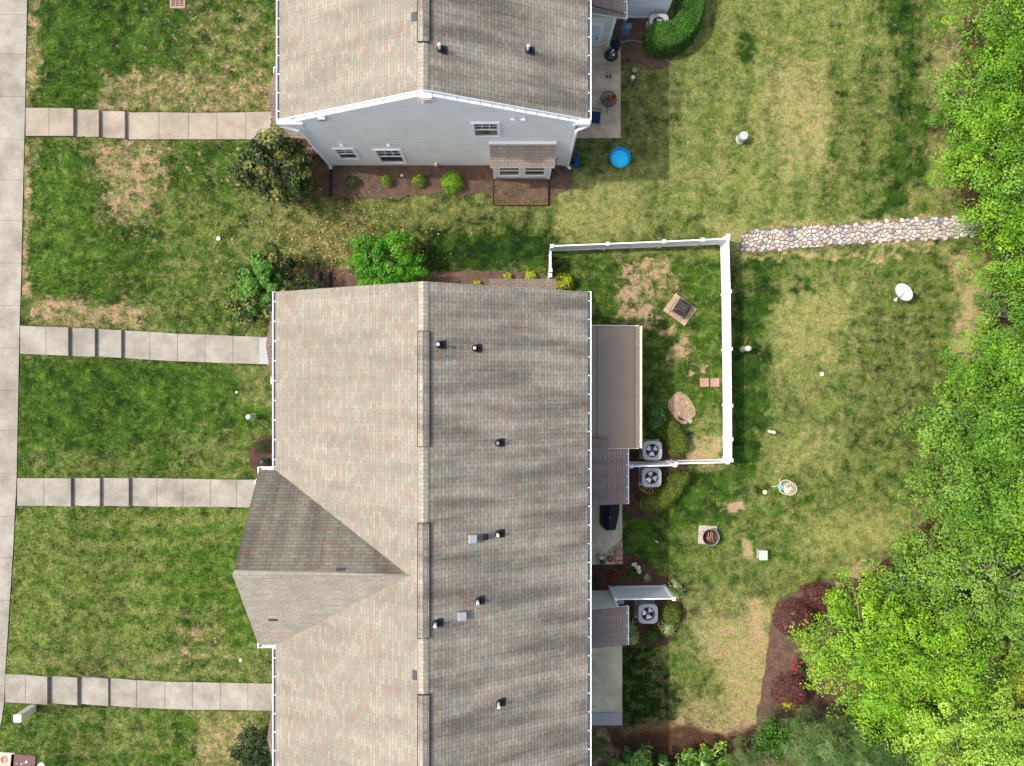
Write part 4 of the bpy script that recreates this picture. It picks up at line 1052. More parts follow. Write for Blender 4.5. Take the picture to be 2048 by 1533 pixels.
# ------------------------------------------------------------------ fences
def fence(name, posts, h, label, group=None, rail=True, m_=None, cap=.15):
    """posts: list of (x, y)"""
    t = thing(name, (posts[0][0], posts[0][1], 0), label, 'fence', group)
    for (x, y) in posts:
        mb = MB(); mb.box((x, y, h / 2 - .02), (.115, .115, h + .04)); mb.box((x, y, h + .02), (cap, cap, .03))
        b = cap / 2; mb.add([(x - b, y - b, h + .035), (x + b, y - b, h + .035), (x + b, y + b, h + .035), (x - b, y + b, h + .035), (x, y, h + .07)], [(0, 1, 4), (1, 2, 4), (2, 3, 4), (3, 0, 4)])
        mb.build('post', M_WHITE, t)
    for (xa, ya), (xb, yb) in zip(posts[:-1], posts[1:]):
        L = math.hypot(xb - xa, yb - ya); an = math.atan2(yb - ya, xb - xa); c = ((xa + xb) / 2, (ya + yb) / 2)
        mb = MB(); n = max(2, int(L / .15)); ux, uy = math.cos(an), math.sin(an)
        w = (L - .12) / n
        for i in range(n):
            s = -L / 2 + .06 + w * (i + .5); mb.box((c[0] + ux * s, c[1] + uy * s, h / 2), (w - .006, .022, h - .14), an)
        mb.box((c[0], c[1], h - .05), (L - .1, .052, .09), an); mb.box((c[0], c[1], .12), (L - .1, .052, .13), an)
        mb.build('panel', M_WHITE, t)
    return t
FZ = 1.28
def fp(px, py, z=1.33): return P(px, py, z)[:2]
fence('vinyl_fence', [fp(1104, 492), fp(1216, 487.5), fp(1329, 483), fp(1406, 479.5), fp(1456.5, 477.5)], FZ, 'white vinyl fence run closing the upper side of the garden enclosure', 'white vinyl fence runs round the enclosure')
fence('vinyl_fence', [fp(1457.5, 471.5), fp(1460.5, 583), fp(1462, 698), fp(1463, 812), fp(1463.5, 879), fp(1463.5, 921.5)], FZ, 'long white vinyl fence run on the lawn side, brightest in the sun', 'white vinyl fence runs round the enclosure')
fence('vinyl_fence', [fp(1354, 928), fp(1456, 925.5)], FZ, 'short white vinyl fence run between the corner post and the box hedges', 'white vinyl fence runs round the enclosure')
tf = fence('privacy_fence', [(5.02, -3.52), (6.87, -3.47)], 1.75, 'taller white privacy panel between the two air conditioners')
tg = thing('garden_gate', (1.7, 5.7, 0), 'narrow white vinyl gate between the bay and the fence corner', 'gate')
a = fp(1102.5, 502); b = fp(1101, 541)
mb = MB()
mb.box(((a[0] + b[0]) / 2, (a[1] + b[1]) / 2, FZ - .06), (.05, a[1] - b[1], .1)); mb.box(((a[0] + b[0]) / 2, (a[1] + b[1]) / 2, .2), (.05, a[1] - b[1], .1)); mb.box(((a[0] + b[0]) / 2, (a[1] + b[1]) / 2, .7), (.02, a[1] - b[1] - .02, .95))
mb.build('gate_leaf', M_WHITE, tg)
for q in (fp(1101, 541), fp(1100.5, 551)):
    mb = MB(); mb.box((q[0], q[1], .66), (.115, .115, 1.34)); mb.box((q[0], q[1], 1.34), (.15, .15, .03)); mb.build('post', M_WHITE, tg)
mb = MB(); mb.box((a[0] - .04, a[1] - .05, .95), (.05, .06, .12)); mb.box((a[0] - .04, a[1] - .05, .35), (.05, .06, .12)); mb.build('hinge', M_WHITE, tg)
fence('privacy_fence', [(4.33, -9.03), (6.75, -9.0)], 2.08, 'tall white privacy panel leaving the cream closet corner above the flower bed side')
fence('privacy_fence', [(5.02, 16.22), (6.72, 16.22), (6.72, 18.5)], 2.0, 'white privacy panel at the top edge beside the glossy hedge')

# ------------------------------------------------------------------ air conditioners
def make_ac(x, y, label, h=.82, s=.82, rot=0.):
    t = thing('air_conditioner', (x, y, 0), label, 'air conditioner', 'grey air conditioners behind the houses', 0.)
    def rsq(hs, n=48, pw=4.5):
        o = []
        for i in range(n):
            a = 2 * math.pi * i / n; c, s_ = math.cos(a), math.sin(a)
            r = hs / (abs(c) ** pw + abs(s_) ** pw) ** (1 / pw); o.append((r * c, r * s_))
        return o
    mb = MB(); n = 96; o = rsq(s / 2, n); rib = [((p[0], p[1]) if i % 2 else (p[0] * .955, p[1] * .955)) for i, p in enumerate(o)]
    mb.add([(p[0], p[1], .06) for p in rib] + [(p[0], p[1], h - .05) for p in rib], [(i, (i + 1) % n, n + (i + 1) % n, n + i) for i in range(n)])
    mb.prism(rsq(s / 2 + .01, 48), .02, .07)
    mb.build('cabinet', M_AC, t, world=False)
    mb = MB(); n = 48; o = rsq(s / 2 + .012, n); ri = s * .345
    inn = [(ri * math.cos(2 * math.pi * i / n), ri * math.sin(2 * math.pi * i / n)) for i in range(n)]
    vs = [(p[0], p[1], h - .06) for p in o] + [(p[0] * .99, p[1] * .99, h) for p in o] + [(p[0] * 1.05, p[1] * 1.05, h + .02) for p in inn] + [(p[0], p[1], h - .02) for p in inn] + [(p[0], p[1], h - .24) for p in inn]
    fs = []
    for k_ in range(4):
        for i in range(n): fs.append((k_ * n + i, k_ * n + (i + 1) % n, (k_ + 1) * n + (i + 1) % n, (k_ + 1) * n + i))
    mb.add(vs, fs); mb.cur = 1; mb.add([(p[0], p[1], h - .24) for p in inn], [tuple(range(n))])
    mb.build('top_panel', [M_AC, M_ACD], t, world=False)
    f = MB().lathe((0, 0, 0), [(0, h - .05), (.075, h - .06), (.08, h - .12), (0, h - .13)], 18).build('fan_hub', M_SLATE, t, world=False)
    for j in range(3):
        a = 2 * math.pi * j / 3 + .35 + rot; mb = MB()
        pts = []
        for r_, w_, z_ in ((.09, .10, -.09), (.26, .13, -.09)):
            for sg in (-1, 1):
                aa = a + sg * w_ / r_ * .62 if r_ < .2 else a + sg * w_ / r_
                pts.append((r_ * math.cos(aa), r_ * math.sin(aa), h + z_ + sg * .03))
        mb.add(pts, [(0, 1, 3, 2)]); mb.add([(p[0], p[1], p[2] - .006) for p in pts], [(2, 3, 1, 0)])
        mb.build('fan_blade', M_BLADE, t, world=False)
    gr = MB()
    for k_ in range(5): gr.ring((0, 0, h + .012), ri * (.2 + .19 * k_), .0022, 28, rseg=4)
    for k_ in range(8):
        a = math.pi * k_ / 4; gr.tube([(.03 * math.cos(a), .03 * math.sin(a), h + .018), (ri * 1.02 * math.cos(a), ri * 1.02 * math.sin(a), h + .014)], .0022, 4)
    gr.build('fan_grille', M_ACD, t, world=False)
    return t
M_AC = mat('ac_grey', (.36, .39, .40), .5, var=.07, vs=8); M_ACD = mat('ac_dark', (.03, .035, .04), .6); M_BLADE = mat('fan_blade_metal', (.8, .82, .88), .4, .2, var=.1)
make_ac(6.09, -2.93, 'grey air conditioner just above the tall privacy panel, inside the white fence', rot=.1)
make_ac(6.06, -4.1, 'grey air conditioner just below the tall privacy panel, beside yellow wire rings', rot=-.6)
make_ac(5.88, -9.98, 'grey air conditioner below the lowest white privacy panel between hostas', h=.95, rot=.5)
make_ac(6.38, 15.6, 'grey air conditioner tucked into the corner of the big glossy hedge', rot=1.1)
for x, y in ((6.09, -2.93), (6.06, -4.1), (5.88, -9.98), (6.38, 15.6)):
    o = MB().box((x, y, .03), (.86, .86, .08)).build('equipment_pad', M_CONCG); tag(o, {-2.93: 'concrete pad under the air conditioner inside the fence', -4.1: 'concrete pad under the air conditioner by the yellow rings', -9.98: 'concrete pad under the lowest air conditioner', 15.6: 'concrete pad under the air conditioner by the glossy hedge'}[y], 'concrete pad', 'concrete pads under the air conditioners')

# ------------------------------------------------------------------ hedges, shrubs
hedge('clipped_hedge', smooth_poly(pp((1352, -30), (1405, -20), (1405, 30), (1392, 80), (1350, 118), (1300, 122), (1284, 105), (1284, 72), (1296, 60), (1333, 58), (1346, 44), (1350, 0)), 2), 1.15, 'hedge', 'large glossy green clipped hedge bending round the top air conditioner', seed=4, dens=2400, rr=.22, leaf=(.075, .05), wob=.03)
hedge('clipped_hedge', smooth_poly(pp((1322, 850), (1340, 832), (1358, 845), (1374, 872), (1380, 895), (1366, 914), (1336, 916), (1328, 890)), 2), .75, 'box', 'olive green clipped hedge inside the fence beside the upper air conditioner', seed=5, dens=2600)
hedge('clipped_hedge', smooth_poly(pp((1330, 940), (1380, 938), (1377, 962), (1352, 1002), (1318, 1026), (1282, 1024), (1266, 1008), (1274, 990), (1300, 982), (1326, 966)), 2), .8, 'box', 'curved olive clipped hedge outside the fence below the wire rings', seed=6, dens=2600)
hedge('clipped_shrub', smooth_poly(pp((1316, 1200), (1362, 1202), (1362, 1240), (1346, 1250), (1318, 1244)), 2), .72, 'box', 'olive clipped shrub between the two variegated hostas', 'shrub', seed=7, dens=2600)
hedge('clipped_shrub', smooth_poly(pp((1280, 1248), (1320, 1250), (1324, 1280), (1310, 1292), (1284, 1290)), 2), .6, 'boxd', 'dark clipped shrub in the house shade below the lowest air conditioner', 'shrub', seed=8, dens=2600)
hedge('leafy_shrub', smooth_poly(pp((1288, 815), (1310, 806), (1328, 820), (1330, 850), (1312, 866), (1290, 860)), 2), .8, 'hedge', 'dark glossy shrub in the shade of the sunroom wall', 'shrub', seed=9, dens=700, leaf=(.11, .07), wob=.16, material=M_GLOSS)
for i, (px, py, r, pal, lab) in enumerate(((703, 363, 15, 'hedge', 'leftmost small round shrub, sparse dark green, along the white gable wall'), (773, 362, 14, 'ball', 'smallest round shrub, olive green, under the second gable window'), (838, 362, 16, 'ball', 'small olive round shrub just left of the big bright one'), (905, 365, 25, 'lime', 'biggest of the round shrubs, bright lime green, left of the bay'))):
    x, y, _ = P(px, py, .3); hedge('ball_shrub', smooth_poly(circ(x, y, r * .0215, n=14, wob=.1, seed=i), 1), .45 + r * .012, pal, lab, 'shrub', 'round shrubs along the gable wall', seed=20 + i, dens=2600 if i else 1300, rr=r * .0215 * .9)
hedge('yellow_shrub', smooth_poly(pp((1110, 552), (1124, 545), (1146, 556), (1149, 575), (1135, 584), (1112, 584)), 1), .7, 'yellow', 'yellow green shrub at the corner of the middle building inside the gate', 'shrub', seed=31, dens=1200, leaf=(.09, .06), wob=.12)
for i, (px, py, r, lab) in enumerate(((955, 567, 9, 'small yellow green plant at the roof edge left of the bay'), (1016, 554, 10, 'small lime plant peeking over the left part of the bay roof'), (1062, 553, 13, 'small lime plant peeking over the right part of the bay roof'))):
    x, y, _ = P(px, py, .2); hedge('small_plant', circ(x, y, r * .022, n=12, wob=.2, seed=i), .4, 'yellow', lab, 'plant', 'small yellow plants by the bay', seed=40 + i, dens=1100, leaf=(.08, .05), rr=.15)
# burgundy shrubs
for i, (px, py, rx, ry_, lab) in enumerate(((1594, 1238, 43, 39, 'large burgundy shrub on the outer bend of the mulch bed'), (1640, 1196, 36, 30, 'burgundy shrub nearest the top of the curved mulch bed'), (1584, 1384, 38, 38, 'burgundy shrub at the lower end of the mulch bed with a lime tuft'))):
    x, y, _ = P(px, py, .5); s = .0219
    t = hedge('burgundy_shrub', smooth_poly(circ(x, y, rx * s, ry_ * s, 14, .1, i), 1), 1.15, 'burg', lab, 'shrub', 'burgundy shrubs in the mulch bed', seed=50 + i, dens=2000, leaf=(.06, .035), rr=.6)
    if i != 1:
        q = (-.3, .35) if i == 0 else (-.25, -.3); rng = np.random.default_rng(i); n = 60 if i == 0 else 260; sp = .05 if i == 0 else .13
        c = np.stack([x + q[0] + rng.normal(0, sp, n), y + q[1] + rng.normal(0, sp, n), rng.uniform(.85, 1.0, n)], -1)
        leaf_mesh('lime_shoots', c, np.array([0, 0, 1.]) + rng.normal(0, .4, (n, 3)), pick(PAL['yellow'], n), .09, .06, M_LEAF, t, t.location, rng)
t = hedge('rose_bush', smooth_poly(pp((1582, 1318), (1598, 1312), (1612, 1330), (1606, 1350), (1588, 1346)), 1), .6, 'dark', 'small bush with red roses between the burgundy shrubs', 'rose bush', seed=61, dens=900, leaf=(.07, .045))
for i, (px, py) in enumerate(((1588, 1318), (1592, 1324), (1586, 1330), (1597, 1333), (1594, 1340), (1602, 1326), (1590, 1346), (1585, 1336))):
    x, y, z = P(px, py, .62); MB().lathe((x, y, z), [(0, .05), (.035, .04), (.055, 0), (.03, -.03), (0, -.035)], 8).build('rose_bloom', M_ROSE, t)
# flowers in the bed
def flowers(name, pts, m_, label, rad, pc, seed):
    x0, y0, _ = P(*pc, .3); t = thing(name, (x0, y0, 0), label, 'flowering plant')
    rng = np.random.default_rng(seed); n = 130
    c = np.stack([x0 + rng.normal(0, .13, n), y0 + rng.normal(0, .13, n), rng.uniform(.1, .42, n)], -1)
    leaf_mesh('foliage', c, np.array([0, 0, 1.]) + rng.normal(0, .5, (n, 3)), pick(PAL['hedge'], n), .13, .06, M_LEAF, t, t.location, rng)
    for px, py, r in pts:
        x, y, z = P(px, py, .52); mb = MB()
        for k_ in range(14):
            a = rng.uniform(0, 6.28); q = rng.uniform(0, .6); rr_ = r * .55
            M = Matrix.Rotation(a, 3, 'Z') @ Matrix.Rotation(q * 1.3, 3, 'Y')
            mb.lathe((x + math.cos(a) * r * q, y + math.sin(a) * r * q, z - r * q * .5), [(0, .0), (rr_, .03), (rr_ * 1.1, .05)], 8, M=M)
        mb.lathe((x, y, z - .01), [(0, r * .5), (r * .5, r * .35), (r * .95, 0), (r * .5, -r * .4), (0, -r * .5)], 12)
        mb.build('bloom', m_, t)
        MB().tube([(x0, y0, 0), ((x0 + x) / 2, (y0 + y) / 2, .3), (x, y, z)], .008, 5).build('stem', M_DKGRN, t)
    return t
flowers('white_peony', [(1269, 1130, .085), (1276.5, 1135, .09), (1278.5, 1143.5, .07)], M_PETAL, 'peony with three cream white blooms in the dark flower bed', .1, (1270, 1144), 1)
flowers('pink_peony', [(1229, 1153.5, .10), (1226.5, 1162, .09), (1235.5, 1149, .05)], M_PINK, 'plant with crimson pink blooms near the closet wall in the flower bed', .1, (1232, 1158), 2)
x, y, _ = P(1296, 1156, .2); hedge('small_plant', circ(x, y, .19, n=12, wob=.2, seed=3), .35, 'hosta', 'small pale leaved plant above the white privacy panel in the dark bed', 'plant', seed=70, dens=900, leaf=(.09, .06), rr=.18)
x, y, _ = P(1191, 1160, .2); hedge('small_plant', circ(x, y, .16, .28, n=12, wob=.2, seed=4), .4, 'dark', 'dim green plant against the house wall under the gutter', 'plant', seed=71, dens=600, leaf=(.1, .04), rr=.18)
def hosta(px, py, r, label, seed, sy=1., pal='hosta'):
    x, y, _ = P(px, py, .25); t = thing('hosta', (x, y, 0), label, 'hosta', 'hostas round the lowest air conditioner')
    rng = np.random.default_rng(seed); n = int(150 * (r / .45) ** 2 * 1.4); a = rng.uniform(0, 2 * np.pi, n); q = rng.uniform(.12, 1, n) ** .8
    d = np.stack([np.cos(a), np.sin(a) * sy, np.zeros(n)], -1); z = .42 * (1 - q ** 1.6) + .1 + rng.normal(0, .02, n)
    c = np.array([x, y, 0]) + d * (q * r)[:, None] + np.array([0, 0, 1]) * z[:, None]
    nrm = d * (.35 + .5 * q)[:, None] + np.array([0, 0, 1.]) + rng.normal(0, .2, (n, 3))
    dirs = d + np.array([0, 0, -1]) * (q - .3)[:, None] + rng.normal(0, .22, (n, 3))
    leaf_mesh('leaves', c, nrm, pick(PAL[pal], n, .15, rng), .21, .07, M_LEAF, t, t.location, rng, dirs=dirs)
    mb = MB(); mb.tube([(x, y, 0), (x, y, .3)], [.05, .02], 6); mb.build('stem', M_DKGRN, t)
hosta(1352, 1183, .47, 'variegated hosta spreading past the free end of the privacy panel', 1)
hosta(1337, 1256, .46, 'variegated hosta at the lower right of the lowest air conditioner', 2)
hosta(1266, 1277, .33, 'shaded green hosta at the outer corner of the lower closet roof', 3, 1., 'hosta')
hosta(1264, 1253, .24, 'narrow shaded hosta beside the closet gutter', 4, 1.5, 'hosta')
# wire support rings
x, y, _ = P(1293, 975, .5); t = thing('plant_support', (x, y, 0), 'yellow wire plant support rings leaning between air conditioner and hedge', 'plant support')
for i in range(3):
    q = P(1287 + 5 * i, 973 + 3.5 * i, .35 + .2 * i); MB().ring(q, .19, .008, 30).build('wire_ring', M_GOLD, t)
mb = MB()
for a in (0, 2.1, 4.2):
    p0 = P(1284, 971, .05); p1 = P(1297, 980, .8); mb.tube([(p0[0] + .17 * math.cos(a), p0[1] + .17 * math.sin(a), .0), (p1[0] + .19 * math.cos(a), p1[1] + .19 * math.sin(a), .8)], .005, 4)
mb.build('wire_leg', M_GOLD, t)

# ------------------------------------------------------------------ trees and big shrubs (front)
tree('magnolia_shrub', 552, 333, 70, 3.0, 'magnolia', 'big dark magnolia shrub with yellowish leaves by the white house corner', 'shrub', leaf=(.2, .085), dens=4.2, seed=4, clr=.24, material=M_LEAF, dark=True, spiky=.8)
tree('magnolia_shrub', 548, 582, 78, 2.4, 'magnolia', 'spreading dark magnolia shrub at the upper front corner of the middle building', 'shrub', leaf=(.17, .075), dens=3.6, seed=9, clr=.22, material=M_LEAF, dark=True, spiky=.6)
tree('broadleaf_shrub', 522, 572, 50, 2.9, 'mid2', 'light green broad leaved sapling growing through the magnolia shrub', 'shrub', leaf=(.19, .15), dens=1.3, seed=10, clr=.26)
tree('bright_shrub', 776, 532, 72, 2.3, 'vivid', 'vivid green bushy shrub above the roof edge of the middle building', 'shrub', leaf=(.11, .07), dens=1.9, seed=12, clr=.22, spiky=.9)
tree('dark_shrub', 516, 1500, 46, 1.5, 'dark', 'dark green shrub at the lower porch by the bottom edge', 'shrub', leaf=(.1, .06), dens=6, seed=13, clr=.2, dark=True)
hedge('evergreen_shrub', smooth_poly(pp((505, 888), (540, 872), (556, 880), (556, 912), (520, 904)), 1), 1.2, 'dark', 'pointed dark evergreen shrub beside the front gutter of the middle building', seed=14, dens=2200, rr=.5)
hedge('evergreen_shrub', smooth_poly(pp((500, -30), (575, -30), (575, 40), (556, 62), (536, 34)), 1), 1.6, 'hedge', 'olive evergreen hedge at the top edge against the white townhouse', 'hedge', seed=15, dens=1600, rr=.4)
hedge('low_shrub', smooth_poly(pp((515, 918), (548, 912), (548, 944), (520, 938)), 1), .4, 'dark', 'low dark shrub behind the round garden lamp', 'shrub', seed=16, dens=1800, rr=.3)

# garden side wood: individual trees, far right
TR = [
 ('leafy_tree', 2015, 25, 118, 5.2, 'bright', 'bright green tree in the top right corner'),
 ('leafy_tree', 1950, 205, 78, 3.6, 'mid', 'low leafy tree leaning out over the lawn level with the kiddie pool'),
 ('leafy_tree', 2040, 165, 92, 5.0, 'bright', 'bright tree at the right edge below the corner tree'),
 ('leafy_tree', 1968, 300, 84, 4.4, 'bright', 'rounded bright tree above the mouth of the stone channel'),
 ('leafy_tree', 2046, 345, 88, 5.4, 'mid', 'tall green tree at the right edge level with the stone channel top'),
 ('leafy_tree', 2003, 440, 66, 4.6, 'bright', 'small bright tree hanging over the end of the stone channel'),
 ('leafy_tree', 2046, 520, 72, 5.0, 'bright', 'green tree at the right edge just below the stone channel'),
 ('leafy_tree', 2020, 620, 58, 4.4, 'mid', 'narrow green tree right of the satellite dish'),
 ('leafy_tree', 1985, 745, 78, 4.6, 'bright', 'bright tree at the lower right of the satellite dish'),
 ('leafy_tree', 2050, 720, 70, 5.4, 'mid', 'taller green tree at the right edge behind the dish side trees'),
 ('spreading_tree', 1935, 858, 92, 5.4, 'mid', 'spreading tree whose pointed limbs reach left over the lawn'),
 ('spreading_tree', 2035, 880, 88, 6.2, 'mid', 'dense tree at the right edge behind the spreading limbs'),
 ('spreading_tree', 1945, 985, 96, 6.0, 'mid', 'wide tree level with the disc golf basket'),
 ('spreading_tree', 2046, 1030, 86, 6.6, 'bright', 'bright dense tree at the right edge level with the fire pits'),
 ('sparse_tree', 1880, 1115, 74, 4.6, 'olive', 'thin olive green tree beside the bare soil strip', ),
 ('sparse_tree', 1960, 1175, 118, 7.0, 'olive', 'large airy olive tree with bare grey limbs showing'),
 ('sparse_tree', 1800, 1190, 72, 3.6, 'mid', 'low green tree at the head of the mulch bed'),
 ('feathery_tree', 1722, 1268, 96, 5.0, 'lime', 'feathery lime green tree overhanging the burgundy shrubs'),
 ('feathery_tree', 1778, 1345, 116, 5.8, 'lime', 'biggest lime green tree with long feathery sprays'),
 ('feathery_tree', 1860, 1300, 90, 6.0, 'lime', 'lime tree between the feathery trees and the airy olive tree'),
 ('feathery_tree', 1895, 1440, 118, 6.6, 'pale', 'pale yellow green tree near the bottom right corner'),
 ('feathery_tree', 1985, 1500, 92, 7.2, 'pale', 'tall pale tree in the bottom right corner'),
 ('golden_shrub', 2028, 1345, 44, 4.4, 'yellow', 'golden yellow shrub at the right edge among olive foliage'),
 ('sparse_tree', 2045, 1250, 72, 6.0, 'olive', 'thin tree at the right edge above the golden shrub'),
 ('leafy_tree', 1550, 1480, 36, 2.6, 'hedge', 'compact dark green tree at the foot of the mulch bed'),
 ('leafy_tree', 1775, 1490, 50, 3.4, 'hedge', 'deep green bush below the lime trees'),
 ('pine_tree', 1652, 1500, 70, 4.4, 'pine', 'grey green pine beside the compact dark tree'),
 ('pine_tree', 1720, 1520, 66, 4.8, 'pine', 'grey green pine at the bottom edge below the lime trees'),
 ('pine_tree', 1935, 1330, 50, 4.6, 'pine', 'small pine showing between the olive tree and the pale tree'),
 ('pine_sapling', 1488, 1512, 30, 2.6, 'pine', 'thin pine sapling right of the yellow marker'),
 ('laurel_bush', 1262, 1543, 38, 1.8, 'mid', 'leafy laurel bush at the bottom edge near the house wall'),
 ('laurel_bush', 1412, 1545, 40, 2.0, 'mid', 'leafy laurel bush right below the yellow marker'),
 ('laurel_bush', 1338, 1560, 36, 1.6, 'hedge', 'darker laurel bush between the two bright laurel bushes'),
]
for i, (nm, px, py, Rp, h, pal, lab) in enumerate(TR):
    kw = dict(seed=200 + i, leaf=(.105, .066), dens=1.0, clr=.42)
    if nm == 'spreading_tree': kw.update(spiky=1.4, leaf=(.13, .07), clr=.40, dens=1.0, )
    if nm == 'sparse_tree': kw.update(sparse=True, dens=.85, clr=.42, spiky=1.0, leaf=(.11, .065))
    if nm == 'feathery_tree': kw.update(spiky=2.0, clr=.32, dens=1.5, leaf=(.12, .055))
    if nm.startswith('pine'): kw.update(leaf=(.30, .016), dens=2.6, clr=.36, spiky=.4)
    if nm == 'pine_sapling': kw.update(leaf=(.26, .012), dens=1.6, clr=.22, spiky=.4, clumps=22)
    if nm == 'laurel_bush': kw.update(leaf=(.2, .07), clr=.26, dens=1.4, material=M_GLOSS, spiky=1.2)
    if nm == 'golden_shrub': kw.update(leaf=(.12, .08), clr=.26, dens=1.5)
    tree(nm, px, py, Rp, h, pal, lab, {'golden_shrub': 'shrub', 'laurel_bush': 'shrub'}.get(nm, 'tree'), {'laurel_bush': 'laurel bushes at the bottom edge'}.get(nm, 'trees of the wood edge'), **kw)
# undergrowth beneath the wood edge
n = 60000; pl = beds['forest_floor'][0]; rng = np.random.default_rng(5)
x = rng.uniform(15, 24, n); y = rng.uniform(-18, 18, n); d = poly_dist(x, y, pl)
k = in_poly(x, y, pl) & (rng.uniform(0, 1, n) < np.clip(d * .8, 0, 1) * sstep(.3, .6, fbm(x, y, 1.2, 3, 3)) * .9)
x, y, d = x[k], y[k], d[k]; n = len(x)
c = np.stack([x, y, rng.uniform(.05, .5, n) * np.clip(d, .2, 1)], -1)
tag(leaf_mesh('undergrowth', c, np.array([0, 0, 1.]) + rng.normal(0, .4, (n, 3)), pick(PAL['dark'], n), .12, .07, M_LEAF), kind='stuff')
# fallen leaves
n = 800; rng = np.random.default_rng(8); a = P(0, 0, 0)
x = rng.normal(-7.8, 1.9, n); y = rng.normal(6.2, 1.0, n)
k = (y > 4.6) & (y < 8.6); x, y = x[k], y[k]; n = len(x)
tag(leaf_mesh('fallen_leaves', np.stack([x, y, np.full(n, .065)], -1), np.array([0, 0, 1.]) + rng.normal(0, .3, (n, 3)), pick([alb(150, 96, 56), alb(206, 156, 104), alb(236, 206, 166)], n), .10, .045, M_CHIP), kind='stuff')
# ------------------------------------------------------------------ stone channel
chan = pp((1478, 508), (1482, 470), (1500, 461), (1600, 454), (1700, 448), (1800, 440), (1936, 431), (1952, 452), (1950, 476), (1800, 484), (1700, 490), (1600, 498), (1540, 504))
cc = chan[::-1] if sum((chan[i][0] - chan[i - 1][0]) * (chan[i][1] + chan[i - 1][1]) for i in range(len(chan))) > 0 else chan
tag(MB().prism(cc, -.1, .031).build('channel_bed', mat('channel_soil', alb(140, 116, 98), .95, var=.2, vs=4, fine=.3, fs=25)), kind='structure')
rng = random.Random(5); seeds = []
x0, x1 = min(p[0] for p in chan), max(p[0] for p in chan); y0, y1 = min(p[1] for p in chan), max(p[1] for p in chan)
sx, sy = .19, .165; r_ = 0; yy = y0
while yy < y1 + sy:
    xx = x0 + (r_ % 2) * sx / 2
    while xx < x1 + sx:
        seeds.append((xx + rng.uniform(-.095, .095), yy + rng.uniform(-.08, .08))); xx += sx * rng.uniform(.62, 1.45)
    yy += sy; r_ += 1
sa = np.array(seeds); ins = in_poly(sa[:, 0], sa[:, 1], chan) & (poly_dist(sa[:, 0], sa[:, 1], chan) > .035)
def clip(poly, px, py, nx_, ny_):
    out = []
    for i in range(len(poly)):
        a, b = poly[i], poly[(i + 1) % len(poly)]
        da = (a[0] - px) * nx_ + (a[1] - py) * ny_; db = (b[0] - px) * nx_ + (b[1] - py) * ny_
        if da <= 0: out.append(a)
        if (da < 0) != (db < 0):
            t = da / (da - db); out.append((a[0] + (b[0] - a[0]) * t, a[1] + (b[1] - a[1]) * t))
    return out
SC = [mat('stone_%s' % nm, alb(*c_, 1.15), .85, var=.18, vs=9, fine=.12, fs=40, bump=.4) for nm, c_ in (('cream', (204, 194, 178)), ('pink', (198, 182, 170)), ('white', (214, 210, 202)), ('buff', (184, 170, 150)), ('grey', (172, 172, 170)), ('slate', (136, 142, 146)))]
cand = []
for i in np.nonzero(ins)[0]:
    sx_, sy_ = seeds[i]; d2 = np.hypot(sa[:, 0] - sx_, sa[:, 1] - sy_); nb = [j for j in np.argsort(d2)[1:14]]
    poly = [(sx_ - .3, sy_ - .3), (sx_ + .3, sy_ - .3), (sx_ + .3, sy_ + .3), (sx_ - .3, sy_ + .3)]
    for j in nb:
        mx, my = (sx_ + sa[j, 0]) / 2, (sy_ + sa[j, 1]) / 2; dx, dy = sa[j, 0] - sx_, sa[j, 1] - sy_; L = math.hypot(dx, dy)
        poly = clip(poly, mx - dx / L * .012, my - dy / L * .012, dx / L, dy / L)
        if len(poly) < 3: break
    if len(poly) < 3: continue
    poly = [(p[0] + (sx_ - p[0]) * rng.uniform(0, .12), p[1] + (sy_ - p[1]) * rng.uniform(0, .12)) for p in poly]
    A = abs(sum(poly[k_ - 1][0] * poly[k_][1] - poly[k_][0] * poly[k_ - 1][1] for k_ in range(len(poly)))) / 2
    cand.append((A, poly, (sx_, sy_)))
cand.sort(key=lambda c_: -c_[0])
rest = MB()
for n_, (A, poly, (sx_, sy_)) in enumerate(cand):
    mb = MB() if n_ < 300 else rest
    n = len(poly); h = rng.uniform(.035, .075)
    cx_ = sum(p[0] for p in poly) / n; cy_ = sum(p[1] for p in poly) / n
    tilt = (rng.uniform(-.1, .1), rng.uniform(-.1, .1))
    f = lambda s, z: [(cx_ + (p[0] - cx_) * s, cy_ + (p[1] - cy_) * s, .03 + z + ((p[0] - cx_) * tilt[0] + (p[1] - cy_) * tilt[1]) * (z > 0)) for p in poly]
    vs_ = f(1, -.02) + f(1., h * .55) + f(.88, h) + f(.45, h * 1.05)
    fs_ = [(k_ * n + i, k_ * n + (i + 1) % n, (k_ + 1) * n + (i + 1) % n, (k_ + 1) * n + i) for k_ in range(3) for i in range(n)] + [tuple(range(3 * n, 4 * n))]
    sgn = sum(poly[k_ - 1][0] * poly[k_][1] - poly[k_][0] * poly[k_ - 1][1] for k_ in range(n))
    if sgn < 0: fs_ = [q[::-1] for q in fs_]
    mb.add(vs_, fs_, False)
    if n_ < 300:
        o = mb.build('field_stone', rng.choices(SC, [5, 2, 4, 2.6, 2.4, .8])[0])
        tag(o, 'pale rounded field stone laid in the dry drainage channel across the lawn', 'stone', 'field stones lining the drainage channel')
if rest.v: tag(rest.build('small_channel_stones', SC[0]), kind='stuff')

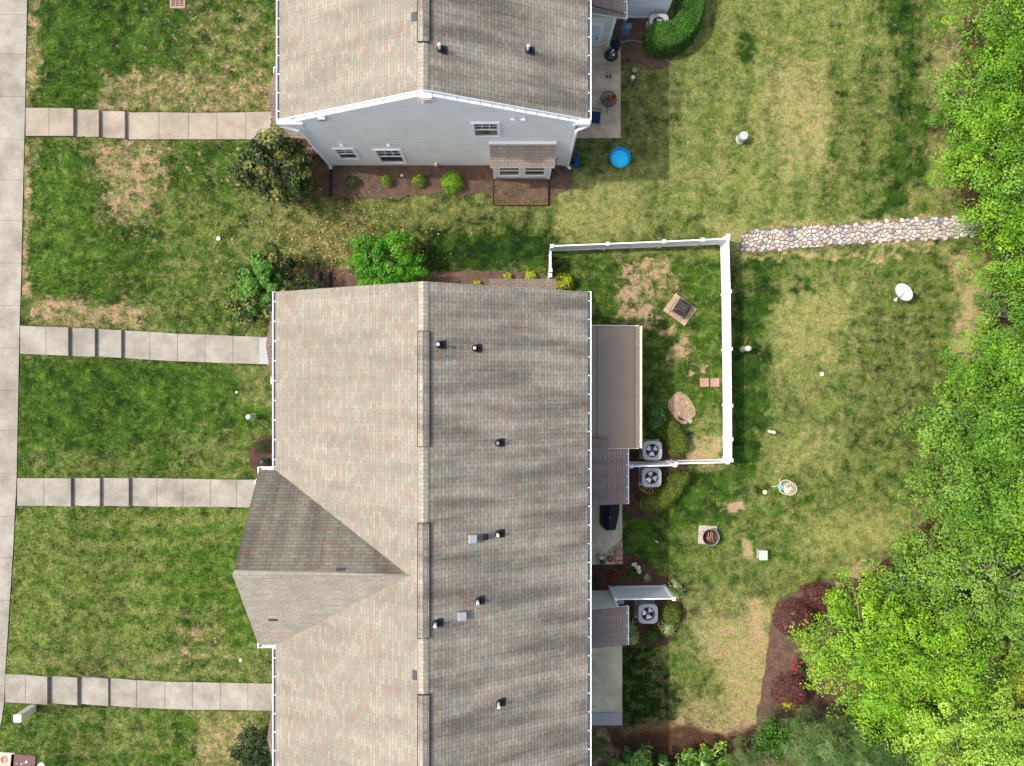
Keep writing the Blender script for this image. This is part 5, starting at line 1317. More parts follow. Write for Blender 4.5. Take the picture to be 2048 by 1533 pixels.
# ------------------------------------------------------------------ raised bed, pads, covers
x0, y1, _ = P(985, 360, .15); x1, y0, _ = P(1095, 410, .15)
t = thing('raised_bed', ((x0 + x1) / 2, (y0 + y1) / 2, 0), 'shallow wooden framed planting bed in front of the bay window', 'planter')
mp = mat('bed_board', alb(130, 98, 78), .85, var=.2, vs=9)
for c_, d_ in ((((x0 + x1) / 2, y0, .1), (x1 - x0, .035, .22)), (((x0 + x1) / 2, y1, .1), (x1 - x0, .035, .22)), ((x0, (y0 + y1) / 2, .1), (.035, y1 - y0 - .04, .218)), ((x1, (y0 + y1) / 2, .1), (.035, y1 - y0 - .04, .218))):
    MB().box(c_, d_).build('board', mp, t)
MB().box(((x0 + x1) / 2, (y0 + y1) / 2, .06), (x1 - x0 - .04, y1 - y0 - .04, .14)).build('soil', M_MULCH, t)
rng_ = np.random.default_rng(3); n = 500; x = rng_.uniform(x0 + .05, x1 - .05, n); y = rng_.uniform(y0 + .05, y1 - .05, n); k = fbm(x, y, .6, 8, 3) > .55; x, y = x[k], y[k]; n = len(x)
tag(leaf_mesh('weeds', np.stack([x, y, rng_.uniform(.15, .2, n)], -1), np.array([0, 0, 1.]) + rng_.normal(0, .4, (n, 3)), pick([alb(90, 110, 40), alb(160, 150, 60)], n), .08, .03, M_LEAF, t, t.location), kind='stuff')

def cap_disc(px, py, r, label, m_, z=.06, name='cleanout_cap', cat='cap', knob=True, mk=None):
    x, y, _ = G(px, py); b = float(gz(x, y)); t = thing(name, (x, y, b), label, cat)
    MB().lathe((x, y, b), [(r, -.05), (r, z), (r * .9, z + .012), (r * .5, z + .014), (0, z + .014)], 20).build('lid', m_, t)
    if knob: MB().lathe((x, y, b + z + .012), [(r * .28, 0), (r * .28, .03), (0, .032)], 6, smooth=False).build('plug', mk or m_, t)
cap_disc(438, 478, .09, 'round white cleanout cap in the front lawn between the two upper paths', M_PVC)
cap_disc(482, 1320, .07, 'small white cap in the front lawn above the lowest path', M_PVC)
cap_disc(474, 785, .05, 'tiny pale cap in the front lawn left of the middle building', M_PVC)
cap_disc(804, 352, .06, 'white cap in the mulch between two round shrubs', M_PVC)
cap_disc(1269, 141, .115, 'round tan and white valve lid in the lawn beside the grill patio', mat('valve_lid', alb(206, 186, 164), .7), mk=M_TERRA)
x, y, _ = P(1266, 155, .3)
t = thing('vent_stub', (x, y, 0), 'short white pipe stub just below the round valve lid', 'pipe')
MB().tube([(x, y, -.1), (x, y, .3)], .075, 16).build('pipe', M_UTILL, t); MB().lathe((x, y, .3), [(.085, -.03), (.088, .02), (.05, .05), (0, .055)], 16).build('pipe_cap', M_PVC, t)
x, y, _ = G(1541, 863); t = thing('vent_stub', (11.42, -2.15, 0), 'slim white pipe standing in the lawn below the first yellow disc', 'pipe')
MB().tube([(11.42, -2.15, -.1), (11.42, -2.15, .68)], .065, 16).build('pipe', M_PVC, t); MB().lathe((11.42, -2.15, .68), [(.07, -.05), (.072, .01), (.04, .04), (0, .045)], 16).build('pipe_cap', M_PVC, t)
def pedestal(x, y, h, r, label, seg=20, m_=M_UTILL, sq=False, z0=0.):
    t = thing('utility_pedestal', (x, y, z0), label, 'utility pedestal', 'utility pedestals in the lawns')
    mb = MB(); mb.lathe((x, y, z0), [(r * .95, -.1), (r * .95, h * .55), (r, h * .56), (r, h * .93), (r * .88, h * .985), (0, h)], seg, smooth=seg > 10); mb.build('housing', m_, t)
    MB().lathe((x, y, z0), [(r * 1.12, -.05), (r * 1.12, .05), (r * .9, .07)], seg).build('base_collar', M_UTIL, t)
    return t
t = pedestal(10.25, 1.5, .95, .125, 'pale green round utility pedestal outside the fence with an orange cable loop')
mb = MB(); mb.tube([(10.28, 1.6, .0), (10.3, 1.85, .25), (10.4, 2.05, .22), (10.5, 2.0, .1), (10.42, 1.8, .02)], .012, 5); mb.build('cable_loop', mat('orange_cable', (.5, .16, .03), .5), t)
pedestal(10.15, 10.82, .6, .2, 'grey faceted utility pedestal standing in the upper back lawn', 8, M_UTIL)
x, y, b = G(507, 833); pedestal(x, y, .72, .12, 'pale round utility pedestal in the front lawn left of the middle building', z0=b)
x, y, _ = G(1521, 1107); t = thing('utility_box', (x, y, 0), 'low grey green square utility box in the back lawn right of the round fire pit', 'utility box')
MB().box((x, y, .17), (.36, .42, .42), bev=.02).build('housing', M_UTIL, t); MB().box((x + .005, y - .005, .4), (.37, .43, .05), bev=.015).build('lid', M_UTILL, t)
# square bollard bottom left
x, y, b = G(62, 1416, 0); t = thing('square_bollard', (x, y, .45), 'cream square post beside the sidewalk at the lowest path', 'bollard')
x, y = -21.0, -14.25
t.location = (x, y, .45)
MB().box((x, y, .93), (.3, .3, 1.1), bev=.03).build('post', M_CREAMW if 'M_CREAMW' in globals() else mat('cream_paint', alb(222, 218, 196, 1.1), .5, var=.05), t)
MB().box((x, y, 1.5), (.33, .33, .07), bev=.02).build('post_cap', M_WHITE, t)
# covers in the verge
x, y, b = G(18, 1518); t = thing('valve_box', (x, y, b), 'cream square valve box with a round lid in the bottom left corner', 'valve box')
MB().box((x - .15, y, b + .02), (.85, .62, .1), -.08, bev=.02).build('frame', mat('valve_concrete', alb(226, 206, 184), .9, var=.1, fine=.1), t); MB().lathe((x - .18, y, b + .07), [(.16, 0), (.16, .012), (.11, .014), (.11, .006), (0, .008)], 24).build('lid', mat('valve_round', alb(206, 170, 148), .8), t)
x, y, b = G(47, 1528); t = thing('utility_vault', (x, y, b), 'square red brown vault cover dotted with white paint at the bottom left', 'vault cover')
MB().box((x, y - .05, b + .02), (1.1, .95, .1), -.1, bev=.02).build('cover', M_RBRN, t)
for i, (dx, dy, r) in enumerate(((.18, .12, .05), (-.05, .02, .025), (-.27, .05, .02), (.08, .06, .018))): MB().lathe((x + dx, y + dy, b + .071), [(r, 0), (r, .004), (0, .005)], 12).build('paint_spot', M_WHITE, t)
cap_disc(84, 1532, .17, 'pale grey lid at the bottom edge right of the red brown vault cover', M_UTILL)
# storm grate
x, y, b = P(356, 8, 0); t = thing('storm_grate', (x, y, 0), 'rusty storm drain grate with slots at the top edge of the front lawn', 'storm grate')
MB().box((x, y + .18, .03), (.68, .82, .06)).build('frame', mat('grate_frame', alb(186, 150, 132), .9), t)
for i in range(3):
    for j in range(9): MB().box((x - .19 + i * .19, y - .1 + j * .075, .0605), (.15, .042, .006)).build('slot', M_RUST if False else M_BLACK, t)
# lamp in shrub
x, y, _ = P(524, 925, .4); t = thing('garden_lamp', (x, y, 0), 'small dark round path lamp by the low dark shrub', 'garden lamp')
MB().tube([(x, y, -.1), (x, y, .4)], .015, 8).build('stake', M_DGREY, t); MB().lathe((x, y, .4), [(.02, -.06), (.13, -.03), (.12, .01), (.05, .05), (0, .055)], 18).build('lamp_shade', M_DGREY, t)
# black drain extensions
for (a, b_, lab) in (((661, 336), (660, 392), 'black corrugated drain pipe running from the white downspout'), ((641, 545), (642, 574), 'left of two short black drain pipes above the middle roof'), ((660, 545), (661, 574), 'right of two short black drain pipes above the middle roof')):
    p, q = P(*a, .1), P(*b_, .1); mb = MB(); n = 22; pts = [Vector(p).lerp(Vector(q), i / n) + Vector((math.sin(i * .6) * .015, 0, 0)) for i in range(n + 1)]
    mb.tube(pts, [.065 if i % 2 else .052 for i in range(n + 1)], 10); o = mb.build('drain_pipe', M_RUB); tag(o, lab, 'drain pipe', 'black drain pipes')
# edging pipe
pts = [P(1241, 86, .08), P(1256, 82, .1), P(1270, 82, .1), P(1285, 86, .08)]
tag(MB().tube(pts, .065, 10).build('edging_pipe', M_PIPE), 'grey brown plastic pipe lying on mulch between grill and glossy hedge', 'pipe')

# ------------------------------------------------------------------ upper patio things
x, y, _ = P(1223, 108, .95); t = thing('kettle_grill', (x, y, .06), 'black round kettle grill with white stickers on the upper patio', 'grill')
MB().lathe((x, y, .8), [(.02, -.2), (.16, -.17), (.26, -.06), (.29, .02)], 28).build('bowl', M_GLOSSB if 'M_GLOSSB' in globals() else mat('enamel_black', (.008, .008, .01), .18, spec=.6), t)
lid = MB().lathe((x, y, .82), [(.295, 0), (.28, .08), (.21, .17), (.1, .225), (0, .24)], 32).build('lid', MATS['enamel_black'], t)
MB().lathe((x + .05, y + .12, 1.01), [(.05, 0), (.05, .02), (0, .022)], 16, M=Matrix.Rotation(-.4, 3, 'X')).build('lid_sticker', M_PVC, lid)
MB().lathe((x + .07, y - .07, 1.035), [(.052, 0), (.05, .012), (.0, .014)], 16).build('lid_vent', M_PVC, lid)
mb = MB()
for i in range(5): mb.box((x - .035 + i * .02, y + .03 + i * .006, 1.062), (.011, .036, .004), .3)
mb.box((x + .01, y + .013, 1.063), (.1, .008, .004), .3); mb.build('lid_lettering', M_PVC, lid)
MB().tube([(x - .28, y + .1, .8), (x - .36, y + .14, .82), (x - .36, y + .02, .82), (x - .28, y + .0, .8)], .013, 6).build('handle', M_BLACK, t)
MB().tube([(x + .28, y + .0, .8), (x + .36, y - .06, .82), (x + .3, y - .16, .82), (x + .24, y - .14, .8)], .013, 6).build('handle', M_BLACK, t)
for i, (dx, dy) in enumerate(((-.02, -.62), (-.28, .2), (.25, .25))):
    MB().tube([(x + dx * .35, y + dy * .3, .72), (x + dx, y + dy, .1)], .012, 6).build('leg', M_GALV, t)
for dx in (-.1, .06): MB().lathe((x + dx, y - .66, .14), [(0, -.025), (.07, -.022), (.075, 0), (.07, .022), (0, .025)], 16, M=Matrix.Rotation(math.pi / 2, 3, 'Y')).build('wheel', M_RBLK if 'M_RBLK' in globals() else M_BLACK, t)
x, y, _ = P(1232, 88, .5); t = thing('charcoal_bag', (x, y, .06), 'slumped black bag behind the kettle grill', 'bag')
mb = MB(); mb.box((x, y, .33), (.34, .36, .5), .2, bev=.07); mb.build('sack', M_CHAR, t); mb = MB(); mb.tube([(x - .08, y, .58), (x, y + .02, .66), (x + .08, y, .58)], .03, 6); mb.build('sack_neck', M_CHAR, t)
x, y, _ = P(1216, 89, .15); t = thing('small_jug', (x, y, .06), 'small pale jug beside the black bag at the closet corner', 'jug'); mb = MB(); mb.lathe((x, y, .06), [(.07, 0), (.08, .1), (.06, .2), (.025, .24), (.025, .28), (0, .28)], 14); mb.build('jug', M_PVC, t); MB().lathe((x, y, .34), [(.03, 0), (.03, .03), (0, .03)], 10).build('jug_cap', M_TERRA, t)
x, y, _ = P(1217, 199, .62); t = thing('round_table', (x, y, .06), 'round dark mesh patio table on the upper patio', 'table')
mb = MB(); mb.ring((x, y, .66), .345, .014, 36)
for i in range(1, 13): mb.ring((x, y, .66), .345 * i / 13, .006, 30, rseg=4)
for i in range(36):
    a = math.pi * 2 * i / 36; mb.tube([(x + .03 * math.cos(a), y + .03 * math.sin(a), .66), (x + .345 * math.cos(a), y + .345 * math.sin(a), .66)], .004, 4)
mb.build('tabletop', M_MESHM, t)
mb = MB(); mb.ring((x - .02, y - .03, .3), .19, .01, 28); mb.build('lower_ring', M_DGREY, t)
for i in range(3):
    a = 2 * math.pi * i / 3 + 1.2 + math.pi / 3 * 0 + 2.3; a = -1.6 + 2.094 * i
    MB().tube([(x + .2 * math.cos(a), y + .2 * math.sin(a), .65), (x + .12 * math.cos(a), y + .12 * math.sin(a), .35), (x + .42 * math.cos(a), y + .42 * math.sin(a), .07)], .013, 6).build('leg', M_DGREY, t)
px_, py_, _ = P(1228, 194, .75); t = thing('flower_pot', (px_, py_, .67), 'terracotta pot tipped near the rim of the round mesh table', 'flower pot')
M = Matrix.Rotation(.35, 3, 'X') @ Matrix.Rotation(-.3, 3, 'Y')
MB().lathe((px_, py_, .675), [(0, .0), (.08, 0), (.115, .17), (.13, .17), (.13, .21), (.11, .21), (.105, .19), (.075, .04), (0, .035)], 22, M=M).build('pot', M_TERRA, t)
MB().tube([(px_ - .06, py_ - .02, .88), (px_ + .05, py_ + .03, .93), (px_ + .24, py_ + .08, .9)], .006, 5).build('plant_stake', M_TERRA, t)
x, y = 3.62, 11.65; t = thing('folding_chair', (x, y, .06), 'navy folding chair half under the eave beside the round table', 'chair')
MB().box((x, y, .45), (.5, .52, .03), -.12, bev=.01).build('seat', M_NAVY, t); MB().box((x - .25, y - .02, .75), (.03, .5, .55), -.12, ry=-.2).build('backrest', M_NAVY, t)
for dx, dy in ((-.22, -.26), (.24, -.3), (.26, .26), (-.2, .28)): MB().tube([(x + dx, y + dy, .46), (x + dx * 1.15, y + dy * 1.3, .07)], .013, 6).build('leg', M_DGREY, t)
for dy in (-.29, .3): MB().tube([(x - .26, y + dy, .66), (x + .26, y + dy + .0, .66), (x + .26, y + dy, .46)], .012, 6).build('armrest', M_DGREY, t)
# pool
x, y, _ = P(1240, 317, .1); t = thing('kiddie_pool', (x, y, 0), 'bright blue plastic kiddie pool in the shaded grass', 'kiddie pool')
MB().lathe((x, y, .03), [(.40, 0), (.45, .12), (.462, .2), (.45, .215), (.425, .2), (.40, .08), (.375, .03)], 48).build('rim', M_BLUE, t)
MB().lathe((x, y, .03), [(.376, .03), (.3, .038), (.2, .03), (.1, .036), (0, .03)], 48).build('pool_floor', M_BLUEL, t)
x, y, _ = P(1152, 321, .3); t = thing('sled', (x, y, 0), 'dark blue oval plastic tub standing against the house corner', 'tub')
M = Matrix.Rotation(1.0, 3, 'Y') @ Matrix.Scale(1.9, 3, Vector((0, 1, 0)))
MB().lathe((x, y, .28), [(0, -.06), (.12, -.05), (.17, .02), (.19, .05), (.18, .06), (.15, .03), (0, -.03)], 26, M=M).build('tub', M_BLUE2 if 'M_BLUE2' in globals() else mat('tub_blue', (.0, .05, .2), .4), t)
x, y = 1.95, 9.2; t = thing('garden_rake', (x, y, 0), 'dark garden rake leaning at the bay corner', 'rake')
MB().tube([(2.35, 8.75, .04), (1.85, 9.5, 1.35)], .018, 6).build('handle', M_BARK, t)
mb = MB(); mb.tube([(1.7, 9.45, 1.38), (2.0, 9.55, 1.38)], .012, 5)
for i in range(8): mb.tube([(1.72 + i * .037, 9.46 + i * .012, 1.38), (1.7 + i * .042, 9.52 + i * .014, 1.25)], .006, 4)
mb.build('tines', M_DGREY, t)
t = thing('garden_stake', (2.62, 8.9, 0), 'thin dark metal edging stake at the right end of the gable bed', 'stake'); MB().tube([(2.55, 9.3, .35), (2.58, 8.85, .3), (2.6, 8.3, .02)], .01, 5).build('rod', M_DGREY, t); MB().lathe((2.55, 9.3, .35), [(.02, 0), (.02, .03), (0, .04)], 8).build('rod_cap', M_DGREY, t)

# ------------------------------------------------------------------ enclosure things
ang = math.atan2(-32, 44)
x, y, _ = P(1360.5, 619.5, .1); t = thing('paver_pad', (x, y, 0), 'tilted square pad of tan pavers under the square fire pit', 'paver pad')
W, D = 1.2, .98; ux, uy = math.cos(ang), math.sin(ang); vx, vy = -uy, ux
bl = []
for i in range(4):
    for j in (0, 1, 2, 3, 4):
        pass
rr_ = random.Random(2)
cells = [(-.5 + .125 + .25 * i, s_) for i in range(4) for s_ in (-.39, .39)] + [(s_, -.14 + .28 * j) for j in (0, 1) for s_ in (-.4, .4)]
for (a, b_) in cells:
    w_, d_ = (.285, .2) if abs(b_) > .3 else (.22, .27)
    MB().box((x + ux * a * W + vx * b_ * D * .98, y + uy * a * W + vy * b_ * D * .98, .05 + rr_.uniform(-.006, .006)), (w_, d_, .12), ang + rr_.uniform(-.03, .03), bev=.015).build('paver', M_PAVER, t)
MB().box((x, y, .03), (.8, .58, .07), ang).build('sand_fill', mat('sand', alb(206, 184, 156), .95, fine=.2), t)
x, y, _ = P(1365, 617, .4); ang2 = ang + .06
t = thing('square_fire_pit', (x, y, .09), 'square black fire pit with a domed mesh lid on tan pavers', 'fire pit')
mb = MB(); mb.box((x, y, .3), (.62, .62, .22), ang2, bev=.02); mb.build('fire_bowl', M_CHAR, t)
mb = MB(); ca, sa_ = math.cos(ang2), math.sin(ang2)
def rot(a, b_): return (x + ca * a - sa_ * b_, y + sa_ * a + ca * b_)
lo = [(-.33, -.33), (.33, -.33), (.33, .33), (-.33, .33)]; hi = [(-.14, -.14), (.14, -.14), (.14, .14), (-.14, .14)]
for i in range(4):
    p0, p1 = rot(*lo[i]), rot(*lo[(i + 1) % 4]); q0, q1 = rot(*hi[i]), rot(*hi[(i + 1) % 4])
    mb.tube([(*p0, .43), (*p1, .43)], .014, 6); mb.tube([(*q0, .60), (*q1, .60)], .009, 6); mb.tube([(*p0, .43), (*q0, .60)], .009, 6)
q0, q1 = rot(0, -.14), rot(0, .14); mb.tube([(*q0, .60), (*q1, .60)], .007, 5); q0, q1 = rot(-.14, 0), rot(.14, 0); mb.tube([(*q0, .60), (*q1, .60)], .007, 5)
mb.build('lid_frame', mat('lid_frame_grey', (.16, .14, .13), .5, .4), t)
mb = MB(); P4 = [(*rot(*p), .42) for p in lo] + [(*rot(*p), .59) for p in hi]
mb.add(P4, [(0, 1, 5, 4), (1, 2, 6, 5), (2, 3, 7, 6), (3, 0, 4, 7), (4, 5, 6, 7)]); mb.build('mesh_lid', M_MESHM, t)
mb = MB(); q0, q1 = rot(-.05, 0), rot(.05, 0); mb.tube([(*q0, .6), (*q0, .64), (*q1, .64), (*q1, .6)], .009, 6); mb.build('handle', M_GALV, t)
for sx_ in (-.3, .3):
    for sy_ in (-.3, .3): q = rot(sx_, sy_); MB().box((q[0], q[1], .15), (.04, .04, .14), ang2).build('leg', M_CHAR, t)
for px, py, lab in ((1409, 765.5, 'left of two pink square stepping stones in the fenced yard'), (1430, 765.5, 'right of two pink square stepping stones in the fenced yard')):
    x, y, _ = P(px, py, .05); tag(MB().box((x, y, .03), (.40, .39, .09), .03, bev=.02).build('stepping_stone', M_PAVERP), lab, 'stepping stone', 'pink stepping stones')
# old patio patch of stones
mb = MB(); poly = pp((1331, 808), (1352, 784), (1362, 784), (1380, 798), (1393, 824), (1388, 834), (1368, 852), (1350, 838)); poly = smooth_poly(poly[::-1], 1)
mb.prism(poly, -.05, .045); tag(mb.build('stone_slab', mat('stone_slab_mat', alb(196, 162, 138), .9, var=.3, vs=5, fine=.3, fs=14, bump=.9, bs=14, col2=alb(150, 132, 92))), 'irregular weathered pinkish stone slab beside the inner hedge', 'stone slab')
x, y, _ = P(1380, 842, .1); tag(MB().box((x, y, .06), (.24, .2, .12), -.7, bev=.03).build('grey_block', mat('block_grey', alb(186, 182, 172), .9)), 'small grey block at the tip of the weathered slab', 'block')
x, y, _ = P(1361, 838, .1); tag(MB().box((x, y, .07), (.36, .14, .14), -.55, bev=.05).build('fallen_brick', mat('brown_rock', alb(176, 146, 122), .9, var=.3)), 'brown rounded rock along the lower left edge of the slab', 'rock')
x, y, _ = P(1380, 867, .1); t = thing('landscape_spotlight', (x, y, 0), 'small black spotlight on the ground right of the inner hedge', 'spotlight'); MB().box((x, y, .1), (.2, .14, .12), .2, bev=.03).build('lamp_head', M_BLACK, t); MB().tube([(x, y, -.1), (x, y, .06)], .015, 6).build('stake', M_BLACK, t)

# ------------------------------------------------------------------ back lawn things
# dish
x, y = 17.05, 3.78; t = thing('satellite_dish', (x, y, 0), 'white oval satellite dish on a short mast in the lawn near the trees', 'satellite dish')
n_ = Vector((-.82, -.49, .29)).normalized(); M = n_.to_track_quat('Z', 'Y').to_matrix()
cx_, cy_, _ = P(1808, 585, .75); c_ = Vector((cx_, cy_, .75))
MB().lathe(c_, [(0, -.07), (.16, -.06), (.3, -.03), (.42, .02), (.425, .0), (.3, -.05), (.16, -.08), (0, -.09)], 40, M=M).build('reflector', M_SATD, t)
b_ = Vector((17.0, 3.75, 0)); MB().tube([b_, (17.02, 3.77, .5), c_ - n_ * .1], .03, 8).build('mast', M_GALV, t)
low = c_ + M @ Vector((0, 0, 0)) + Vector((-.25, -.18, -.22)); feed = P(1791, 600, .62)
MB().tube([c_ + Vector((-.2, -.22, -.2)), feed], .022, 6).build('feed_arm', M_SATD, t); MB().box(feed, (.13, .12, .1), .9, bev=.02).build('feed_head', M_SATD, t)
MB().tube([c_ + Vector((-.3, -.1, -.15)), (feed[0], feed[1] + .05, feed[2])], .012, 6).build('feed_strut', M_DGREY, t)
# disc golf basket
x, y = 11.92, -4.53; t = thing('disc_golf_basket', (x, y, 0), 'ivory disc golf basket with round wire rings in the back lawn', 'disc golf basket')
MB().tube([(x, y, 0), (x, y, 1.28)], .02, 8).build('pole', M_IVORY, t)
for i, (px, py) in enumerate(((1543, 974), (1558.5, 957))):
    q = P(px, py, .02); MB().tube([(x, y, .12), (q[0], q[1], .02)], .011, 6).build('foot', M_IVORY, t)
MB().tube([(x, y, .12), (x + .35, y - .25, .02)], .011, 6).build('foot', M_IVORY, t)
mb = MB(); z = .58; mb.ring((x, y, z + .16), .315, .013, 36); mb.ring((x, y, z), .26, .008, 30); mb.ring((x, y, z), .13, .006, 24)
for i in range(16):
    a = 2 * math.pi * i / 16; mb.tube([(x + .02 * math.cos(a), y + .02 * math.sin(a), z), (x + .26 * math.cos(a), y + .26 * math.sin(a), z), (x + .315 * math.cos(a), y + .315 * math.sin(a), z + .16)], .005, 4)
mb.build('catch_basket', M_IVORY, t)
mb = MB(); z = 1.25; mb.ring((x, y, z), .27, .014, 36); mb.ring((x, y, z), .2, .007, 30); mb.ring((x, y, z), .05, .012, 20)
for i in range(16):
    a = 2 * math.pi * i / 16; mb.tube([(x + .04 * math.cos(a), y + .04 * math.sin(a), z + .02), (x + .27 * math.cos(a), y + .27 * math.sin(a), z)], .006, 4)
mb.build('top_ring', M_IVORY, t)
mb = MB()
for i in range(12):
    a = 2 * math.pi * i / 12; mb.tube([(x + .2 * math.cos(a), y + .2 * math.sin(a), 1.24), (x + .13 * math.cos(a), y + .13 * math.sin(a), .95), (x + .03 * math.cos(a), y + .03 * math.sin(a), .72)], .005, 4)
mb.build('chains', M_GALV, t)
def disc(p, r, m_, label, rot_=None):
    mb = MB(); M = rot_ or Matrix.Identity(3)
    mb.lathe(p, [(r * .96, -.012), (r, 0), (r * .9, .014), (r * .5, .018), (r * .18, .018)], 28, M=M); mb.cur = 1; mb.lathe(p, [(r * .18, .0182), (0, .0184)], 14, M=M)
    o = mb.build('flying_disc', [m_, mat('disc_logo_' + label[:4].strip().replace(' ', '_'), (.25, .2, .12), .5)]); tag(o, label, 'flying disc', 'flying discs around the basket')
disc(P(1562, 975, .62), .115, M_TURQ, 'light blue flying disc caught in the wire basket')
disc(P(1574.5, 981.5, .63), .105, M_PALEY, 'yellow flying disc caught in the wire basket')
disc(P(1530, 985, .08), .1, M_PALEY, 'pale yellow flying disc on the grass left of the basket')
disc(P(1644, 748.5, .08), .1, M_PALEY, 'pale yellow flying disc alone in the middle of the back lawn')
# round fire pit
for i, (dx, dy, lab) in enumerate(((-9, -9.5, 'upper left paver'), (9.5, -8.5, 'upper right paver'), (-10, 9, 'lower left paver'), (8.5, 10, 'lower right paver'))):
    x, y, _ = P(1415.5 + dx, 1070 + dy, .05); tag(MB().box((x, y, .035), (.405, .405, .09), -.04, bev=.015).build('paver', M_PAVERW if 'M_PAVERW' in globals() else (MATS.get('paver_pale') or mat('paver_pale', alb(226, 206, 190), .9, var=.12, vs=6, fine=.1, fs=30, bump=.3))), 'pale square concrete ' + lab + ' under the round fire pit', 'paver', 'pale pavers under the round fire pit')
x, y, _ = P(1421.5, 1075, .4); t = thing('round_fire_pit', (x, y, .08), 'round steel fire pit holding half burnt logs on pale pavers', 'fire pit')
MB().lathe((x, y, .1), [(0, .04), (.18, .05), (.30, .14), (.34, .3), (.36, .31), (.36, .285), (.32, .12), (.2, .02), (0, .0)], 36).build('bowl', M_RUST, t)
mb = MB(); mb.ring((x, y, .42), .365, .014, 40); mb.ring((x, y, .36), .335, .008, 40); mb.build('rim', M_GALV, t)
MB().tube([(x - .1, y - .3, .45), (x, y - .05, .48), (x + .02, y + .3, .45)], .008, 5).build('handle', M_DGREY, t)
for dx in (-.25, .25):
    for dy in (-.2, .2): MB().tube([(x + dx, y + dy, .3), (x + dx * 1.05, y + dy * 1.05, .08)], .014, 6).build('leg', M_DGREY, t)
for i, (dx, dy, an, L) in enumerate(((-.08, .02, 1.5, .4), (.03, .03, 1.45, .42), (.12, .0, 1.62, .4), (-.03, -.02, .3, .3), (.05, -.16, 2.6, .26))):
    p0 = Vector((x + dx - math.cos(an) * L / 2, y + dy - math.sin(an) * L / 2, .27 + .05 * (i > 2))); p1 = Vector((x + dx + math.cos(an) * L / 2, y + dy + math.sin(an) * L / 2, .29 + .05 * (i > 2)))
    o = MB().tube([p0, p1], [.035, .03], 7, smooth=False).build('firewood_log', M_LOG); tag(o, 'split log lying in the round steel fire pit', 'log', 'logs in the round fire pit')
# yellow marker
a, b_ = P(1402, 1489, .1), P(1409, 1508, .75); t = thing('marker_post', (b_[0], b_[1], 0), 'yellow flat marker post leaning between the laurel bushes', 'marker post')
v = Vector(b_) - Vector(a); mb = MB(); mb.tube([Vector(a), Vector(b_)], .06, 4, smooth=False); mb.build('board', M_YEL, t); MB().tube([(b_[0], b_[1], 0), (b_[0], b_[1], .72)], .02, 6).build('stake', M_DGREY, t)

# ------------------------------------------------------------------ lower patio things
t = thing('covered_grill', (4.25, -5.72, .06), 'gas grill under a black fabric cover on the middle patio', 'grill')
x0, x1 = 3.92, 4.66; ya, yb = -6.42, -5.02
bot = [(x0 - .02, yb), (x0 - .05, ya + .2), (x0 + .1, ya), (x1 - .12, ya), (x1 + .0, ya + .75), (x1 + .06, yb)]
mid = [(x0, yb), (x0 + .02, ya + .25), (x0 + .14, ya + .04), (x1 - .18, ya + .04), (x1 - .03, ya + .75), (x1 + .02, yb)]
top = [(x0 + .3, yb - .02), (x0 + .24, ya + .3), (x0 + .28, ya + .12), (x1 - .24, ya + .12), (x1 - .12, ya + .7), (x1 - .06, yb - .02)]
mb = MB(); n = 6; vs_ = [(p[0], p[1], .08) for p in bot] + [(p[0], p[1], .85) for p in mid] + [(p[0], p[1], 1.12) for p in top]
mb.add(vs_, [(k_ * n + i, k_ * n + (i + 1) % n, (k_ + 1) * n + (i + 1) % n, (k_ + 1) * n + i) for k_ in range(2) for i in range(n)] + [tuple(range(2 * n, 3 * n))], False)
mb.build('cover', M_COVER, t)
MB().box((4.53, -5.62, 1.06), (.035, .2, .05), .15 * -1, ry=.9).build('cover_logo', M_PVC, t); MB().lathe((4.22, -5.78, 1.121), [(.02, 0), (0, .004)], 8).build('snap_button', M_PVC, t)
x, y, _ = P(1203, 1120.5, .45); t = thing('small_table', (x, y, .06), 'square beige top side table at the lower end of the middle patio', 'side table')
MB().box((x, y, .45), (.37, .37, .05), -.02, bev=.012).build('tabletop', M_PLANK, t)
for dx in (-.15, .15):
    for dy in (-.15, .15): MB().tube([(x + dx, y + dy, .43), (x + dx, y + dy, .0)], .012, 6).build('leg', M_BLACK, t)
MB().tube([(x - .13, y + .2, .44), (x - .13, y + .32, .5)], .012, 6).build('handle', M_BLACK, t); MB().tube([(x + .1, y + .2, .44), (x + .1, y + .32, .5)], .012, 6).build('handle', M_BLACK, t)
t = thing('watering_can', (x + .03, y - .06, .475), 'dark green rounded can on the beige side table', 'watering can')
MB().lathe((x + .03, y - .06, .475), [(0, 0), (.1, 0), (.115, .06), (.09, .14), (.03, .15), (0, .15)], 18).build('can', M_DKGRN, t); MB().tube([(x + .1, y, .53), (x + .15, y + .05, .62)], .014, 6).build('spout', M_DKGRN, t)
tag(MB().lathe((x + .02, y + .09, .475), [(0, 0), (.06, 0), (.09, .06), (.085, .06), (.055, .01), (0, .008)], 18).build('bowl', M_PVC), 'white bowl on the beige side table', 'bowl')
x, y, _ = P(1219.5, 1117.5, .2); t = thing('wicker_basket', (x, y, .06), 'round brown basket of kindling between the side table and the crate', 'basket')
MB().lathe((x, y, .06), [(.1, 0), (.14, .2), (.15, .21), (.135, .2), (.1, .04), (0, .03)], 22).build('basket', M_LOG, t)
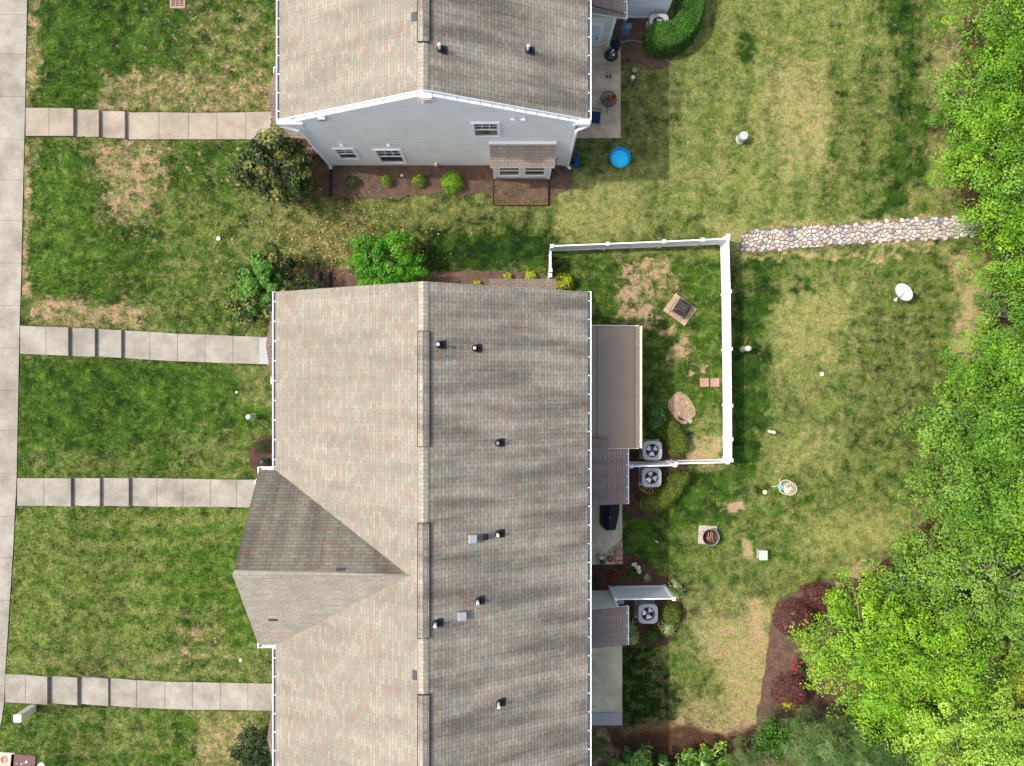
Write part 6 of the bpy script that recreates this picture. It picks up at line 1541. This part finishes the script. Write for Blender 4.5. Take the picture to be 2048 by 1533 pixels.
for i in range(5): tag(MB().tube([(x - .08 + .03 * i, y - .07 + .02 * (i % 3), .2 + .01 * i), (x + .02 + .02 * i, y + .08 - .03 * (i % 2), .25)], .018, 5, smooth=False).build('kindling', M_PLANK), 'short stick of kindling in the round basket', 'kindling', 'kindling sticks in the basket')
x, y, _ = P(1237.5, 1114, .25); t = thing('wooden_crate', (x, y, .06), 'slatted pale wooden crate at the corner of the middle patio', 'crate')
for i, (yy_, w_) in enumerate(((.19, .2), (-.04, .2), (-.24, .12))): MB().box((x + .03, y + yy_, .28), (.29, w_, .025), .03).build('slat', M_PLANK, t)
MB().box((x - .15, y - .02, .27), (.06, .56, .05), .03).build('rail', M_LOG, t); MB().box((x, y - .02, .16), (.34, .54, .2), .03).build('box_side', M_LOG, t)
x, y, _ = P(1223, 1101, .1); t = thing('work_gloves', (x, y, .06), 'crumpled grey cloth lying diagonally beside the basket', 'cloth'); mb = MB(); mb.box((x, y, .09), (.3, .13, .06), .75, bev=.03); mb.build('cloth', M_GALV, t); MB().box((x + .12, y + .12, .1), (.14, .1, .05), .4, bev=.02).build('cloth_fold', M_GALV, t)
for i, (a, b_, lab) in enumerate((((1232, 1098), (1237, 1083), 'tan wooden stick pointing up from the crate'), ((1233, 1099), (1242, 1093), 'short tan stick crossing beside the crate'))):
    tag(MB().tube([P(*a, .12), P(*b_, .14)], .022, 6, smooth=False).build('wooden_stick', M_PLANK), lab, 'stick')
p = [P(a, b, .08) for a, b in ((1245, 1078), (1241, 1083), (1240, 1092), (1243, 1100))]
t = thing('garden_hose', p[0], 'dark green garden hose curling off the middle patio into the grass', 'hose')
p2 = [G(a, b, .05) for a, b in ((1243, 1100), (1247, 1102), (1252, 1090), (1247, 1077), (1265, 1076), (1290, 1083), (1305, 1078), (1312, 1082))]
MB().tube(p, .02, 6).build('hose', M_HOSE, t); MB().tube(p2, .012, 6).build('hose_line', M_DKGRN, t); MB().tube([G(1310, 1081, .06), G(1316, 1085, .06)], .022, 6).build('nozzle', M_PVC, t)
MB().lathe(P(1189, 1414, .07), [(.03, 0), (.02, .02), (0, .02)], 8).build('patio_leaf', M_CHAR).name = 'dead_leaf'
tag(bpy.data.objects['dead_leaf'], 'small dark dead leaf on the lowest patio', 'leaf')
